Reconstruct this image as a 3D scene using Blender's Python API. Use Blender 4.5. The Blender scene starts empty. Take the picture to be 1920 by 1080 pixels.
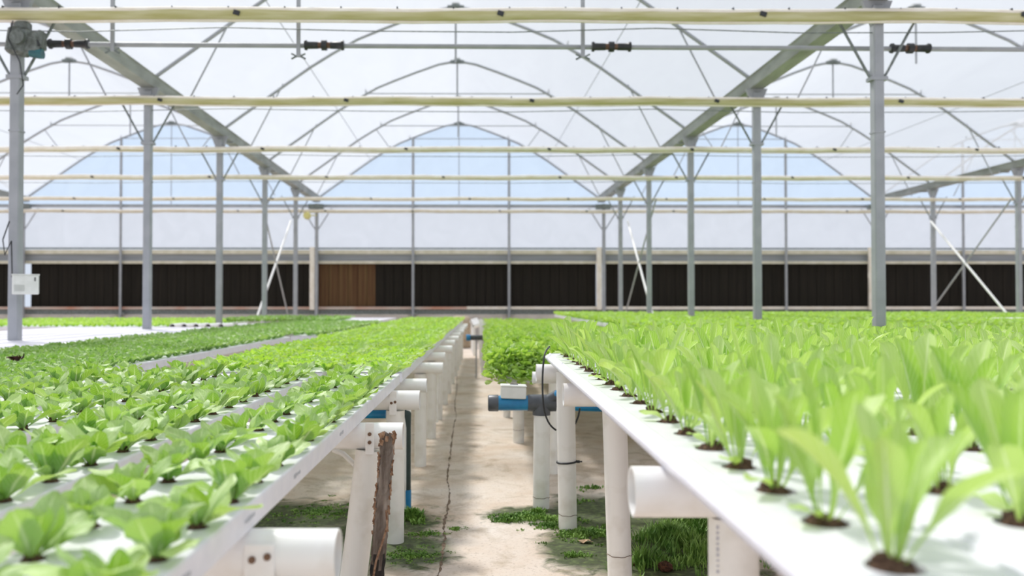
import bpy, math, random
import numpy as np
from mathutils import Vector, Matrix
random.seed(7); rng = np.random.default_rng(7)
scene = bpy.context.scene
COL = scene.collection
R = math.radians
H = 1.30            # eye height
FPX = 1600.0
VX, VY = 870.0, 567.0
TH = R(1.29); CS, SN = math.cos(TH), math.sin(TH)

def at(x, y, Z):                      # photo pixel at a depth -> world point
    return Vector(((x-VX)*Z/FPX, Z, H-(y-VY)*Z/FPX))
def bw(u, v, z=0.0):                  # bench grid (turned 1.3 degrees against the building) -> world
    return Vector((u*CS+v*SN, -u*SN+v*CS, z))
def screen(p):
    return VX+p[0]*FPX/max(p[1], .01), VY-(p[2]-H)*FPX/max(p[1], .01)
def inview(p, m=60, r=0.1):
    if p[1] < .35: return False
    x, y = screen(p); k = r*FPX/p[1]
    return -m-k < x < 1920+m+k and y-k*1.5 < 1080+m

# ------------------------------------------------------------------ materials
def new_mat(name):
    m = bpy.data.materials.new(name); m.use_nodes = True
    nt = m.node_tree; nt.nodes.clear()
    return m, nt, nt.nodes.new('ShaderNodeOutputMaterial')
def srgb(r, g, b):
    f = lambda c: (c/255/12.92) if c/255 <= .04045 else ((c/255+.055)/1.055)**2.4
    return (f(r), f(g), f(b), 1)
def simple(name, c1, c2=None, scale=8.0, rough=.5, metal=0.0, bump=0.0, detail=5, stretch=None, lo=.35, hi=.7, spec=.5):
    m, nt, out = new_mat(name); N = nt.nodes.new; L = nt.links.new
    p = N('ShaderNodeBsdfPrincipled'); p.inputs['Roughness'].default_value = rough; p.inputs['Metallic'].default_value = metal
    p.inputs['Specular IOR Level'].default_value = spec
    tc = N('ShaderNodeTexCoord'); mp = N('ShaderNodeMapping'); L(tc.outputs['Object'], mp.inputs[0])
    if stretch: mp.inputs['Scale'].default_value = stretch
    nz = N('ShaderNodeTexNoise'); nz.inputs['Scale'].default_value = scale; nz.inputs['Detail'].default_value = detail
    L(mp.outputs[0], nz.inputs['Vector'])
    cr = N('ShaderNodeValToRGB'); cr.color_ramp.elements[0].position = lo; cr.color_ramp.elements[1].position = hi
    cr.color_ramp.elements[0].color = c2 or c1; cr.color_ramp.elements[1].color = c1
    L(nz.outputs['Fac'], cr.inputs[0]); L(cr.outputs[0], p.inputs['Base Color'])
    if bump:
        b = N('ShaderNodeBump'); b.inputs['Strength'].default_value = bump; b.inputs['Distance'].default_value = .01
        L(nz.outputs['Fac'], b.inputs['Height']); L(b.outputs[0], p.inputs['Normal'])
    L(p.outputs[0], out.inputs[0]); return m

M = {}
M['pvc'] = simple('white_pvc', srgb(246, 245, 243), srgb(238, 235, 230), 14, .32, lo=.3, hi=.55)
M['pvc_old'] = simple('aged_pvc', srgb(244, 242, 237), srgb(230, 226, 217), 9, .42, lo=.3, hi=.5)
M['tray'] = simple('white_tray', srgb(238, 236, 244), srgb(229, 228, 238), 20, .38, lo=.3, hi=.6)
M['mark'] = simple('grey_print', srgb(190, 191, 198), None, 4, .6)
M['steel'] = simple('galvanised_steel', srgb(172, 174, 179), srgb(154, 157, 162), 5, .5, .15, lo=.3, hi=.75)
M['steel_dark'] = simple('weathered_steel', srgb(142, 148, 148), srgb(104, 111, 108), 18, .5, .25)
M['gutter'] = simple('gutter_steel', srgb(168, 170, 168), srgb(136, 139, 134), 6, .5, .2, stretch=(1, .3, 1))
M['screw'] = simple('rusty_screw', srgb(150, 120, 98), srgb(96, 70, 55), 300, .5, .4)
M['black'] = simple('black_rubber', srgb(34, 36, 38), srgb(50, 52, 55), 20, .45)
M['greyfit'] = simple('dark_grey_plastic', srgb(92, 96, 102), srgb(72, 76, 82), 14, .4)
M['blue'] = simple('blue_pvc', srgb(40, 146, 196), srgb(28, 120, 172), 10, .35)
M['green_pipe'] = simple('dark_green_pipe', srgb(44, 66, 62), srgb(34, 50, 48), 10, .4)
M['boxwhite'] = simple('box_white', srgb(233, 234, 230), srgb(222, 223, 218), 14, .45)
M['vent'] = simple('box_vent', srgb(190, 192, 188), None, 4, .6)
M['gear'] = simple('gearbox_grey', srgb(128, 134, 130), srgb(88, 92, 86), 22, .5, .3)
M['copper'] = simple('rusty_shaft', srgb(134, 104, 88), srgb(90, 66, 52), 30, .6, .3)
M['teal'] = simple('teal_motor', srgb(50, 112, 118), srgb(38, 80, 90), 20, .45)
M['roll'] = simple('shade_cloth', srgb(204, 199, 160), srgb(176, 170, 112), 3, .8, stretch=(.6, 1, 6), lo=.3, hi=.7)
M['rollwhite'] = simple('roll_white', srgb(244, 238, 228), srgb(232, 222, 206), 5, .7)
M['soil'] = simple('potting_soil', srgb(112, 84, 62), srgb(48, 32, 24), 160, .95, bump=1.0, lo=.35, hi=.65)
M['clod'] = simple('brown_root_clod', srgb(112, 70, 44), srgb(58, 34, 22), 120, .95, bump=1.0)
M['dryleaf'] = simple('dry_leaf', srgb(214, 190, 158), srgb(180, 150, 116), 50, .8)
M['wood'] = simple('weathered_wood', srgb(166, 154, 144), srgb(88, 76, 68), 30, .9, bump=.8, stretch=(1, 1, .12), lo=.35, hi=.66)
M['wetwood'] = simple('black_rotten_wood', srgb(66, 58, 54), srgb(26, 24, 24), 30, .9, bump=.8, stretch=(1, 1, .12), lo=.35, hi=.66)
M['bark'] = simple('flaking_bark', srgb(178, 146, 120), srgb(112, 78, 56), 60, .95, bump=1.0)
M['kerb'] = simple('kerb_concrete', srgb(206, 198, 190), srgb(184, 176, 168), 2.5, .85, stretch=(1, 1, 3))
M['darkband'] = simple('grey_curtain', srgb(158, 162, 168), srgb(140, 144, 150), 3, .8, stretch=(.2, 1, 8))
M['cream'] = simple('cream_rail', srgb(222, 216, 200), srgb(196, 190, 166), 3, .6)
M['rust'] = simple('rust_rail', srgb(196, 140, 116), srgb(206, 196, 186), 1.2, .7)
M['padblack'] = simple('dark_pad', srgb(46, 42, 37), srgb(36, 34, 31), 2.0, .9, stretch=(12, 1, .3), spec=.1)
M['padbrown'] = simple('brown_pad', srgb(112, 90, 62), srgb(88, 62, 46), 2.0, .9, stretch=(9, 1, .2), spec=.1)
M['red_leaf'] = simple('dark_red_leaf', srgb(84, 26, 34), srgb(50, 14, 22), 40, .5)
M['barrel'] = simple('beige_barrel', srgb(190, 172, 148), srgb(160, 140, 116), 6, .7)
M['weed'] = simple('grass_blade', srgb(154, 190, 92), srgb(88, 132, 50), 8, .6)
M['yellow'] = simple('yellow_lamp', srgb(222, 214, 140), None, 5, .6)

def leaf_mat(name, ca, cb, rib, trans, tcol, rough=.42, veins=1.0, bump=.5, under=.45):
    m, nt, out = new_mat(name); N = nt.nodes.new; L = nt.links.new
    uv = N('ShaderNodeUVMap'); uv.uv_map = 'UVMap'
    sep = N('ShaderNodeSeparateXYZ'); L(uv.outputs[0], sep.inputs[0])
    def math_(op, a, b=None, c=None):
        n = N('ShaderNodeMath'); n.operation = op
        for i, s in enumerate((a, b, c)):
            if s is None: continue
            if isinstance(s, (int, float)): n.inputs[i].default_value = s
            else: L(s, n.inputs[i])
        return n.outputs[0]
    d = math_('ABSOLUTE', math_('SUBTRACT', sep.outputs[0], .5))          # 0 on the midrib, .5 at the rim
    ribw = math_('MULTIPLY_ADD', sep.outputs[1], -.12, .16)
    mr = N('ShaderNodeMapRange'); mr.interpolation_type = 'SMOOTHSTEP'
    L(d, mr.inputs[0]); mr.inputs[1].default_value = 0.0; L(ribw, mr.inputs[2]); mr.inputs[3].default_value = 1; mr.inputs[4].default_value = 0
    vv = math_('SINE', math_('MULTIPLY', math_('SUBTRACT', sep.outputs[1], math_('MULTIPLY', d, .55)), 62.0))
    vr = N('ShaderNodeMapRange'); L(vv, vr.inputs[0]); vr.inputs[1].default_value = .72; vr.inputs[2].default_value = 1.0
    vein = math_('MULTIPLY', vr.outputs[0], .38*veins)
    mask = math_('MAXIMUM', math_('MULTIPLY', mr.outputs[0], .95), vein)
    oi = N('ShaderNodeObjectInfo'); at_ = N('ShaderNodeAttribute'); at_.attribute_name = 'tint'
    rnd = math_('MULTIPLY_ADD', oi.outputs['Random'], .2, math_('MULTIPLY', at_.outputs['Fac'], .8))
    mix = N('ShaderNodeMix'); mix.data_type = 'RGBA'; L(rnd, mix.inputs[0]); mix.inputs[6].default_value = ca; mix.inputs[7].default_value = cb
    mix2 = N('ShaderNodeMix'); mix2.data_type = 'RGBA'; L(mask, mix2.inputs[0]); L(mix.outputs[2], mix2.inputs[6]); mix2.inputs[7].default_value = rib
    geo = N('ShaderNodeNewGeometry')                 # the underside of a leaf is paler and matt
    und = N('ShaderNodeMix'); und.data_type = 'RGBA'; L(math_('MULTIPLY', geo.outputs['Backfacing'], under), und.inputs[0])
    L(mix2.outputs[2], und.inputs[6]); und.inputs[7].default_value = srgb(212, 226, 172)
    p = N('ShaderNodeBsdfPrincipled'); L(math_('MULTIPLY_ADD', geo.outputs['Backfacing'], .2, rough), p.inputs['Roughness'])
    p.inputs['Specular IOR Level'].default_value = .75
    L(und.outputs[2], p.inputs['Base Color'])
    tr = N('ShaderNodeBsdfTranslucent')
    mt = N('ShaderNodeMix'); mt.data_type = 'RGBA'; mt.inputs[0].default_value = .25
    mt.inputs[6].default_value = tcol; L(mix2.outputs[2], mt.inputs[7]); L(mt.outputs[2], tr.inputs[0])
    nz = N('ShaderNodeTexNoise'); nz.inputs['Scale'].default_value = 9; L(uv.outputs[0], nz.inputs['Vector'])
    hgt = math_('ADD', math_('MULTIPLY', mask, -.6), nz.outputs['Fac'])
    b = N('ShaderNodeBump'); b.inputs['Strength'].default_value = bump; b.inputs['Distance'].default_value = .003
    L(hgt, b.inputs['Height']); L(b.outputs[0], p.inputs['Normal'])
    ms = N('ShaderNodeMixShader'); ms.inputs[0].default_value = trans
    L(p.outputs[0], ms.inputs[1]); L(tr.outputs[0], ms.inputs[2]); L(ms.outputs[0], out.inputs[0])
    return m
M['romaine'] = leaf_mat('romaine_leaf', srgb(200, 224, 130), srgb(120, 176, 50), srgb(236, 244, 204), .36, srgb(204, 238, 84), .34)
M['roundleaf'] = leaf_mat('round_leaf', srgb(176, 212, 120), srgb(74, 142, 36), srgb(216, 234, 180), .30, srgb(190, 228, 60), .26)
M['bright'] = leaf_mat('bright_leaf', srgb(190, 228, 100), srgb(124, 190, 48), srgb(216, 238, 150), .42, srgb(208, 240, 80), veins=.5)
M['frilly'] = leaf_mat('frilly_leaf', srgb(196, 226, 116), srgb(156, 206, 80), srgb(206, 228, 136), .38, srgb(204, 234, 84), veins=.3)
M['darkleaf'] = leaf_mat('dark_leaf', srgb(176, 214, 128), srgb(96, 158, 60), srgb(196, 220, 160), .32, srgb(176, 218, 80), .36, veins=.6)

def film_mat(name, col, transp, tcol=(1, 1, 1, 1), folds=True):
    m, nt, out = new_mat(name); N = nt.nodes.new; L = nt.links.new
    t = N('ShaderNodeBsdfTransparent'); t.inputs[0].default_value = tcol
    tl = N('ShaderNodeBsdfTranslucent'); df = N('ShaderNodeBsdfDiffuse')
    tc = N('ShaderNodeTexCoord'); mp = N('ShaderNodeMapping'); mp.inputs['Scale'].default_value = (1, .25, 1)
    L(tc.outputs['Object'], mp.inputs[0])
    nz = N('ShaderNodeTexNoise'); nz.inputs['Scale'].default_value = 1.3; nz.inputs['Detail'].default_value = 4; nz.inputs['Distortion'].default_value = 1.2
    L(mp.outputs[0], nz.inputs['Vector'])
    cr = N('ShaderNodeValToRGB'); e = cr.color_ramp.elements
    e[0].position = .3; e[1].position = .7
    e[0].color = tuple(c*.93 for c in col[:3])+(1,); e[1].color = col
    L(nz.outputs['Fac'], cr.inputs[0]); L(cr.outputs[0], tl.inputs[0]); L(cr.outputs[0], df.inputs[0])
    a = N('ShaderNodeMixShader'); a.inputs[0].default_value = .3; L(tl.outputs[0], a.inputs[1]); L(df.outputs[0], a.inputs[2])
    b = N('ShaderNodeMixShader'); b.inputs[0].default_value = transp
    L(a.outputs[0], b.inputs[1]); L(t.outputs[0], b.inputs[2]); L(b.outputs[0], out.inputs[0])
    return m
M['film'] = film_mat('roof_film', (.78, .795, .83, 1), .60, (.97, .975, .985, 1))
M['gable'] = film_mat('gable_film', (.62, .74, .88, 1), .45, (.80, .87, .96, 1))
M['curtain'] = film_mat('curtain_film', (.62, .645, .70, 1), .30, (.83, .855, .89, 1))

def floor_mat():
    m, nt, out = new_mat('concrete_floor'); N = nt.nodes.new; L = nt.links.new
    tc = N('ShaderNodeTexCoord')
    def noise(scale, detail=6, dist=0., stretch=None):
        n = N('ShaderNodeTexNoise'); n.inputs['Scale'].default_value = scale; n.inputs['Detail'].default_value = detail
        n.inputs['Distortion'].default_value = dist; n.inputs['Roughness'].default_value = .62
        if stretch:
            mp = N('ShaderNodeMapping'); mp.inputs['Scale'].default_value = stretch; L(tc.outputs['Object'], mp.inputs[0]); L(mp.outputs[0], n.inputs['Vector'])
        else: L(tc.outputs['Object'], n.inputs['Vector'])
        return n.outputs['Fac']
    def ramp(f, stops):
        c = N('ShaderNodeValToRGB'); e = c.color_ramp.elements
        e[0].position, e[0].color = stops[0]; e[1].position, e[1].color = stops[-1]
        for s in stops[1:-1]:
            k = e.new(s[0]); k.color = s[1]
        L(f, c.inputs[0]); return c.outputs[0]
    def mixc(f, a, b):
        x = N('ShaderNodeMix'); x.data_type = 'RGBA'
        if isinstance(f, float): x.inputs[0].default_value = f
        else: L(f, x.inputs[0])
        for i, s in ((6, a), (7, b)):
            if isinstance(s, tuple): x.inputs[i].default_value = s
            else: L(s, x.inputs[i])
        return x.outputs[2]
    def mth(op, a, b):
        n = N('ShaderNodeMath'); n.operation = op; n.use_clamp = op != 'SUBTRACT'
        for i, s in enumerate((a, b)):
            if isinstance(s, (int, float)): n.inputs[i].default_value = s
            else: L(s, n.inputs[i])
        return n.outputs[0]
    def patch(x, y, rx, ry, wob):                   # soft-edged stain round a spot on the floor
        mp = N('ShaderNodeMapping'); mp.vector_type = 'POINT'
        mp.inputs['Location'].default_value = (-x/rx, -y/ry, 0); mp.inputs['Scale'].default_value = (1/rx, 1/ry, 0)
        L(tc.outputs['Object'], mp.inputs[0])
        ln = N('ShaderNodeVectorMath'); ln.operation = 'LENGTH'; L(mp.outputs[0], ln.inputs[0])
        s = mth('SUBTRACT', 1.85, ln.outputs['Value'])
        s = mth('SUBTRACT', s, mth('MULTIPLY', wob, 1.9))
        r = N('ShaderNodeMapRange'); r.interpolation_type = 'SMOOTHSTEP'; L(s, r.inputs[0]); r.inputs[1].default_value = -.35; r.inputs[2].default_value = .25
        return r.outputs[0]
    n1 = noise(1.6, 7, .3); n2 = noise(9, 8, .5); n3 = noise(55, 6); n4 = noise(3.2, 9, .8)
    base = ramp(n1, [(.28, srgb(206, 184, 162)), (.5, srgb(226, 213, 200)), (.72, srgb(236, 229, 222))])
    base = mixc(mth('MULTIPLY', n2, .24), base, srgb(186, 158, 132))
    base = mixc(ramp(n3, [(.3, (.5, .5, .5, 1)), (.45, (0, 0, 0, 1))]), base, srgb(128, 108, 92))
    brown = ramp(n4, [(.52, (0, 0, 0, 1)), (.66, (.7, .7, .7, 1))])
    base = mixc(mth('MULTIPLY', brown, .6), base, srgb(150, 128, 92))
    moss_spots = [(-.7, 4.6, .5, .5), (-.42, 5.1, .28, .3), (-.30, 4.5, .26, .34), (-1.5, 5.2, 1.2, .45), (-1.2, 4.2, .8, .45),
                  (.42, 5.25, .28, .22), (.62, 4.5, .22, .4), (.82, 5.2, .35, .6), (1.0, 4.35, .5, .45), (1.25, 5.0, .5, .5)]
    m_all = None
    wob = noise(7, 8, .6)
    for s in moss_spots:
        q = patch(*s, wob); m_all = q if m_all is None else mth('MAXIMUM', m_all, q)
    mosscol = ramp(noise(26, 5), [(.3, srgb(24, 38, 14)), (.5, srgb(50, 72, 28)), (.7, srgb(96, 118, 56))])
    col = mixc(mth('MULTIPLY', m_all, .92), base, mosscol)
    p = N('ShaderNodeBsdfPrincipled'); p.inputs['Roughness'].default_value = .85; p.inputs['Specular IOR Level'].default_value = .25
    L(col, p.inputs['Base Color'])
    b = N('ShaderNodeBump'); b.inputs['Strength'].default_value = .4; b.inputs['Distance'].default_value = .01
    L(mth('ADD', n2, mth('MULTIPLY', n3, .4)), b.inputs['Height']); L(b.outputs[0], p.inputs['Normal'])
    L(p.outputs[0], out.inputs[0]); return m
M['floor'] = floor_mat()
M['crack'] = simple('crack_dirt', srgb(150, 128, 108), srgb(92, 76, 62), 60, .95)

# ------------------------------------------------------------------ mesh helpers
class MB:
    def __init__(s): s.v = []; s.f = []; s.smooth = []
    def add(s, verts, faces, smooth=False):
        o = len(s.v); s.v += [tuple(p) for p in verts]; s.f += [tuple(i+o for i in f) for f in faces]; s.smooth += [smooth]*len(faces)
    def box(s, c, d, rot=None, bev=0.0):
        c = Vector(c); hx, hy, hz = d[0]/2, d[1]/2, d[2]/2
        if bev <= 0:
            pts = [Vector((x, y, z)) for x in (-hx, hx) for y in (-hy, hy) for z in (-hz, hz)]
            fs = [(0, 1, 3, 2), (4, 6, 7, 5), (0, 4, 5, 1), (2, 3, 7, 6), (0, 2, 6, 4), (1, 5, 7, 3)]
        else:                                        # chamfered upright edges and rims
            b = bev; ring = [(-hx+b, -hy), (hx-b, -hy), (hx, -hy+b), (hx, hy-b), (hx-b, hy), (-hx+b, hy), (-hx, hy-b), (-hx, -hy+b)]
            k = lambda z, q: [Vector((x*q[0], y*q[1], z)) for x, y in ring]
            q = ((hx-b)/hx, (hy-b)/hy)
            pts = k(-hz, q)+k(-hz+b, (1, 1))+k(hz-b, (1, 1))+k(hz, q)
            fs = [tuple(range(7, -1, -1)), tuple(range(24, 32))]
            for l in range(3): fs += [(l*8+i, l*8+(i+1) % 8, l*8+8+(i+1) % 8, l*8+8+i) for i in range(8)]
        if rot is not None: pts = [rot @ p for p in pts]
        s.add([p+c for p in pts], fs)
    def tube(s, pts, r, n=12, cap=True, r2=None, closed_inner=None):
        pts = [Vector(p) for p in pts]; k = len(pts); vs = []; up = None
        for i, p in enumerate(pts):
            t = (pts[min(i+1, k-1)]-pts[max(i-1, 0)]).normalized()
            if up is None: up = Vector((0, 0, 1)) if abs(t.z) < .9 else Vector((0, 1, 0))
            a = t.cross(up).normalized(); b = a.cross(t).normalized(); up = b
            rr = r if r2 is None else r+(r2-r)*i/(k-1)
            if isinstance(r, (list, tuple)): rr = r[i]
            for j in range(n):
                w = 2*math.pi*j/n; vs.append(p+(a*math.cos(w)+b*math.sin(w))*rr)
        fs = [(i*n+j, i*n+(j+1) % n, (i+1)*n+(j+1) % n, (i+1)*n+j) for i in range(k-1) for j in range(n)]
        s.add(vs, fs, True)
        if cap:
            s.add(vs[:n], [tuple(range(n-1, -1, -1))]); s.add(vs[-n:], [tuple(range(n))])
    def pipe(s, a, b, r, wall=.005, n=28):           # hollow open pipe
        a, b = Vector(a), Vector(b); t = (b-a).normalized()
        up = Vector((0, 0, 1)) if abs(t.z) < .9 else Vector((0, 1, 0))
        x = t.cross(up).normalized(); y = x.cross(t).normalized()
        ring = lambda p, q: [p+(x*math.cos(2*math.pi*j/n)+y*math.sin(2*math.pi*j/n))*q for j in range(n)]
        vs = ring(a, r)+ring(b, r)+ring(b, r-wall)+ring(a, r-wall)
        for l, sm in ((0, True), (1, False), (2, True), (3, False)):
            m2 = (l+1) % 4
            s.add(vs, [(l*n+j, l*n+(j+1) % n, m2*n+(j+1) % n, m2*n+j) for j in range(n)], sm)
    def prism(s, prof, a, b, axis='y'):               # open profile of (x,z) swept from a to b
        pass
    def build(s, name, mat, parent=None, origin=None):
        me = bpy.data.meshes.new(name)
        o = Vector(origin) if origin is not None else (Vector(parent['_o']) if parent is not None and '_o' in parent else Vector((0, 0, 0)))
        me.from_pydata([(p[0]-o.x, p[1]-o.y, p[2]-o.z) for p in s.v], [], s.f); me.validate(); me.update()
        if len(me.polygons) == len(s.smooth): me.polygons.foreach_set('use_smooth', s.smooth)
        me.materials.append(mat)
        ob = bpy.data.objects.new(name, me); COL.objects.link(ob)
        if parent is not None: ob.parent = parent
        else: ob.location = o
        ob['_o'] = tuple(o)
        return ob
def empty(name, loc):
    e = bpy.data.objects.new(name, None); e.location = loc; e.empty_display_size = .05; e['_o'] = tuple(loc); COL.objects.link(e); return e
def tag(o, label, cat, group=None, kind=None):
    o['label'] = label
    if cat: o['category'] = cat
    if group: o['group'] = group
    if kind: o['kind'] = kind
    return o
def struct(o): o['kind'] = 'structure'; return o
def copy_tree(o, loc, rz=0.0, sc=1.0, label=None, group=None):
    r = o.copy(); COL.objects.link(r); r.location = loc; r.rotation_euler = (0, 0, rz); r.scale = (sc, sc, sc)
    if label: r['label'] = label
    if group: r['group'] = group
    for ch in o.children:
        c = ch.copy(); COL.objects.link(c); c.parent = r
    return r
ORD = ['first', 'second', 'third', 'fourth', 'fifth', 'sixth', 'seventh', 'eighth', 'ninth', 'tenth', 'eleventh', 'twelfth', 'thirteenth',
       'fourteenth', 'fifteenth', 'sixteenth', 'seventeenth', 'eighteenth', 'nineteenth', 'twentieth', 'twenty-first', 'twenty-second', 'twenty-third', 'twenty-fourth', 'twenty-fifth']

# ------------------------------------------------------------------ building shell
BAYW = 9.6
GX = [-24.4, -14.75, -4.97, 4.63, 13.93, 23.5]            # gutter lines
CY = [9.49, 13.43, 17.36, 21.3, 25.2]              # column rows
WY = 28.8
GZ = 4.70; APEX = 7.35
PROF = [(0, 0), (.1, .035), (.22, .115), (.33, .195), (.426, .27), (.537, .39), (.63, .50), (.72, .62), (.83, .77), (.92, .89), (1, 1)]
def arch_pts(x0, x1, y, dz=0.0):
    c, h = (x0+x1)/2, (x1-x0)/2; rise = APEX-GZ-.15
    L_ = [Vector((c-h*u, y, APEX-rise*w+dz)) for u, w in reversed(PROF)]
    return L_+[Vector((c+h*u, y, APEX-rise*w+dz)) for u, w in PROF[1:]]
def arch_z(x0, x1, x):
    c, h = (x0+x1)/2, (x1-x0)/2; u = min(1, abs(x-c)/h)
    for (a, b), (d, e) in zip(PROF, PROF[1:]):
        if a <= u <= d: return APEX-(APEX-GZ-.15)*(b+(e-b)*(u-a)/(d-a))
mb = MB(); mb.add([(-34, -6, 0), (34, -6, 0), (34, 34, 0), (-34, 34, 0)], [(0, 1, 2, 3)])
struct(mb.build('floor', M['floor']))
for i in range(5):
    mb = MB(); ys = [-5, 1.6, 5.55]+CY+[WY]
    rows = [arch_pts(GX[i], GX[i+1], y, .04) for y in ys]
    n = len(rows[0])
    mb.add([p for r_ in rows for p in r_], [(a*n+b, a*n+b+1, (a+1)*n+b+1, (a+1)*n+b) for a in range(len(ys)-1) for b in range(n-1)], True)
    struct(mb.build('ceiling', M['film']))
    mb = MB(); ap = arch_pts(GX[i], GX[i+1], WY)
    base = [Vector((p.x, WY, 4.58)) for p in ap]
    mb.add(ap+base, [(n+b, n+b+1, b+1, b) for b in range(n-1)])
    g = struct(mb.build('wall_back', M['gable']))
def wall_strip(name, z0, z1, mat, y, dy=.05, x0=GX[0], x1=GX[-1]):
    mb = MB(); mb.box(((x0+x1)/2, y+dy/2, (z0+z1)/2), (x1-x0, dy, z1-z0)); return struct(mb.build(name, mat))
mb = MB(); mb.add([(GX[0], WY+.02, 3.12), (GX[-1], WY+.02, 3.12), (GX[-1], WY+.02, 4.60), (GX[0], WY+.02, 4.60)], [(0, 1, 2, 3)])
struct(mb.build('wall_back', M['curtain']))
wall_strip('trim_1', 4.50, 4.60, M['steel'], WY-.08, .08)
wall_strip('trim_2', 3.09, 3.14, M['steel_dark'], WY-.10, .06)
wall_strip('trim_3', 2.93, 3.06, M['cream'], WY-.12, .08)
wall_strip('wall_back', 2.70, 2.95, M['darkband'], WY-.02, .06)
wall_strip('trim_4', 2.60, 2.69, M['cream'], WY-.12, .08)
wall_strip('trim_5', 1.07, 1.15, M['rust'], WY-.12, .08, GX[0], 0.1)
wall_strip('trim_5', 1.07, 1.16, M['rollwhite'], WY-.12, .08, 0.1, GX[-1])
wall_strip('wall_back', .88, 1.08, M['steel_dark'], WY-.02, .1)  # dark grey strip standing in for the shade under the rail
wall_strip('wall_back', 0, .90, M['kerb'], WY-.12, .25)
for X in (GX[0], GX[-1]):
    mb = MB(); mb.add([(X, -5, 0), (X, WY, 0), (X, WY, 4.8), (X, -5, 4.8)], [(0, 1, 2, 3)])
    struct(mb.build('wall_left' if X < 0 else 'wall_right', M['curtain']))
# cooling pads in the long opening, one run per bay, and the brown length
runs = [(GX[0], GX[1]-.15, 'at the left edge of view'), (GX[1]+.15, GX[2]-.15, 'left of centre bay'), (-3.0, GX[3]-.15, 'centre bay'), (GX[3]+.15, GX[4]-.15, 'bay right of centre'), (GX[4]+.15, GX[5], 'far right bay')]
for a, b, w in runs:
    mb = MB(); k = int((b-a)/.30); dx = (b-a)/k
    for j in range(k): mb.box((a+dx*(j+.5), WY+.14+.01*(j % 2), 1.88), (dx-.012, .12, 1.56))
    mb.box(((a+b)/2, WY+.24, 1.88), (b-a, .05, 1.56))
    tag(mb.build('cooling_pad', M['padblack'], None, ((a+b)/2, WY+.14, 1.1)), f'long black pleated cooling pad in the back wall, {w}', 'cooling pad', 'black cooling pads in the back wall')
mb = MB()
for j in range(6): mb.box((-4.97+.25+.32*j, WY+.14+.01*(j % 2), 1.88), (.305, .12, 1.56))
mb.box((-4.0, WY+.24, 1.88), (1.9, .05, 1.56))
tag(mb.build('cooling_pad', M['padbrown'], None, (-4, WY+.14, 1.1)), 'brown wooden-looking panel left of centre in the dark opening of the back wall', 'panel')

# gutters
for i, X in enumerate(GX[1:5]):
    mb = MB()
    prof = [(-.17, .12), (-.15, .13), (-.13, .10), (-.09, -.02), (.09, -.02), (.13, .10), (.15, .13), (.17, .12), (.15, .09), (.11, -.04), (-.11, -.04), (-.15, .09)]
    n = len(prof); vs = [(X+a, y, GZ+.02+b) for y in (0.5, WY) for a, b in prof]
    mb.add(vs, [(j, (j+1) % n, n+(j+1) % n, n+j) for j in range(n)]+[tuple(range(n)), tuple(range(2*n-1, n-1, -1))])
    g = mb.build('roof_gutter', M['gutter'], None, (X, 0.5, GZ))
    tag(g, ['grey steel roof gutter end at the far left edge', 'grey steel roof gutter running back above the left column row', 'grey steel roof gutter running back above the right column row', 'grey steel gutter at far right between the outer bays'][i], 'gutter', 'roof gutters')
    mb = MB()
    for y in CY: mb.box((X, y+.55, GZ-.03), (.26, .03, .05))
    mb.build('joint_band', M['steel'], g)

# roof arches
bayname = ['outermost left bay', 'bay left of centre', 'centre bay', 'bay right of centre', 'far right bay']
rowname = ['nearest', 'second', 'third', 'fourth', 'rearmost', 'back wall']
def make_arch(i, k, y):
    x0, x1 = GX[i], GX[i+1]; c = (x0+x1)/2; h = (x1-x0)/2
    o = (c, y, APEX)
    mb = MB(); mb.tube(arch_pts(x0+.1, x1-.1, y), .032, 8)
    a = mb.build('roof_arch', M['steel'], None, o)
    tag(a, f'grey steel roof arch of the {bayname[i]}, ' + (f'{rowname[k]} column row' if k < 5 else 'against the back wall'), 'roof arch', 'roof arches')
    zc = APEX-.82 if k < 5 else APEX-.52
    hw = 0
    for s in range(200):
        if arch_z(x0, x1, c+h*s/200) >= zc: hw = h*s/200
    mb = MB(); mb.tube([(c-hw, y, zc), (c+hw, y, zc)], .014, 6)
    for s in (-1, 1): mb.tube([(c+s*hw, y, zc), (c+s*(hw+.02), y, zc+.12)], .02, 6)
    mb.build('collar_rod', M['steel'], a)
    mb = MB(); mb.tube([(c, y, APEX), (c, y, APEX-1.15 if k < 5 else 4.6)], .022 if k < 5 else .014, 8); mb.build('king_rod', M['steel'], a)
    mb = MB(); mb.box((c, y, APEX-.02), (.34, .1, .07)); mb.box((c, y, APEX+.02), (.16, .14, .10)); mb.build('ridge_bracket', M['steel_dark'], a)
    if k < 5:
        for s, X in ((1, x0), (-1, x1)):
            xa = X+s*1.28; mb = MB(); mb.tube([(xa, y, arch_z(x0, x1, xa)), (X+s*.62, y, 4.46)], .014, 6); mb.build('strut', M['steel'], a)
            if k == 4: xa = X+s*2.35; mb = MB(); mb.tube([(xa, y, arch_z(x0, x1, xa)), (X+s*2.75, y, 5.9)], .014, 6); mb.build('strut', M['steel'], a)
    return a
for k, y in enumerate(CY+[WY-.05]):
    for i in range(5):
        lo_x = GX[i]; hi_x = GX[i+1]
        sx0 = VX+lo_x*FPX/y; sx1 = VX+hi_x*FPX/y
        if sx1 < 0 or sx0 > 1920: continue
        if k == 0 and True: 
            if i in (2,): continue
            if y < 10 and VY-(GZ+.6-H)*FPX/y < -60: continue
        make_arch(i, k, y)
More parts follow.
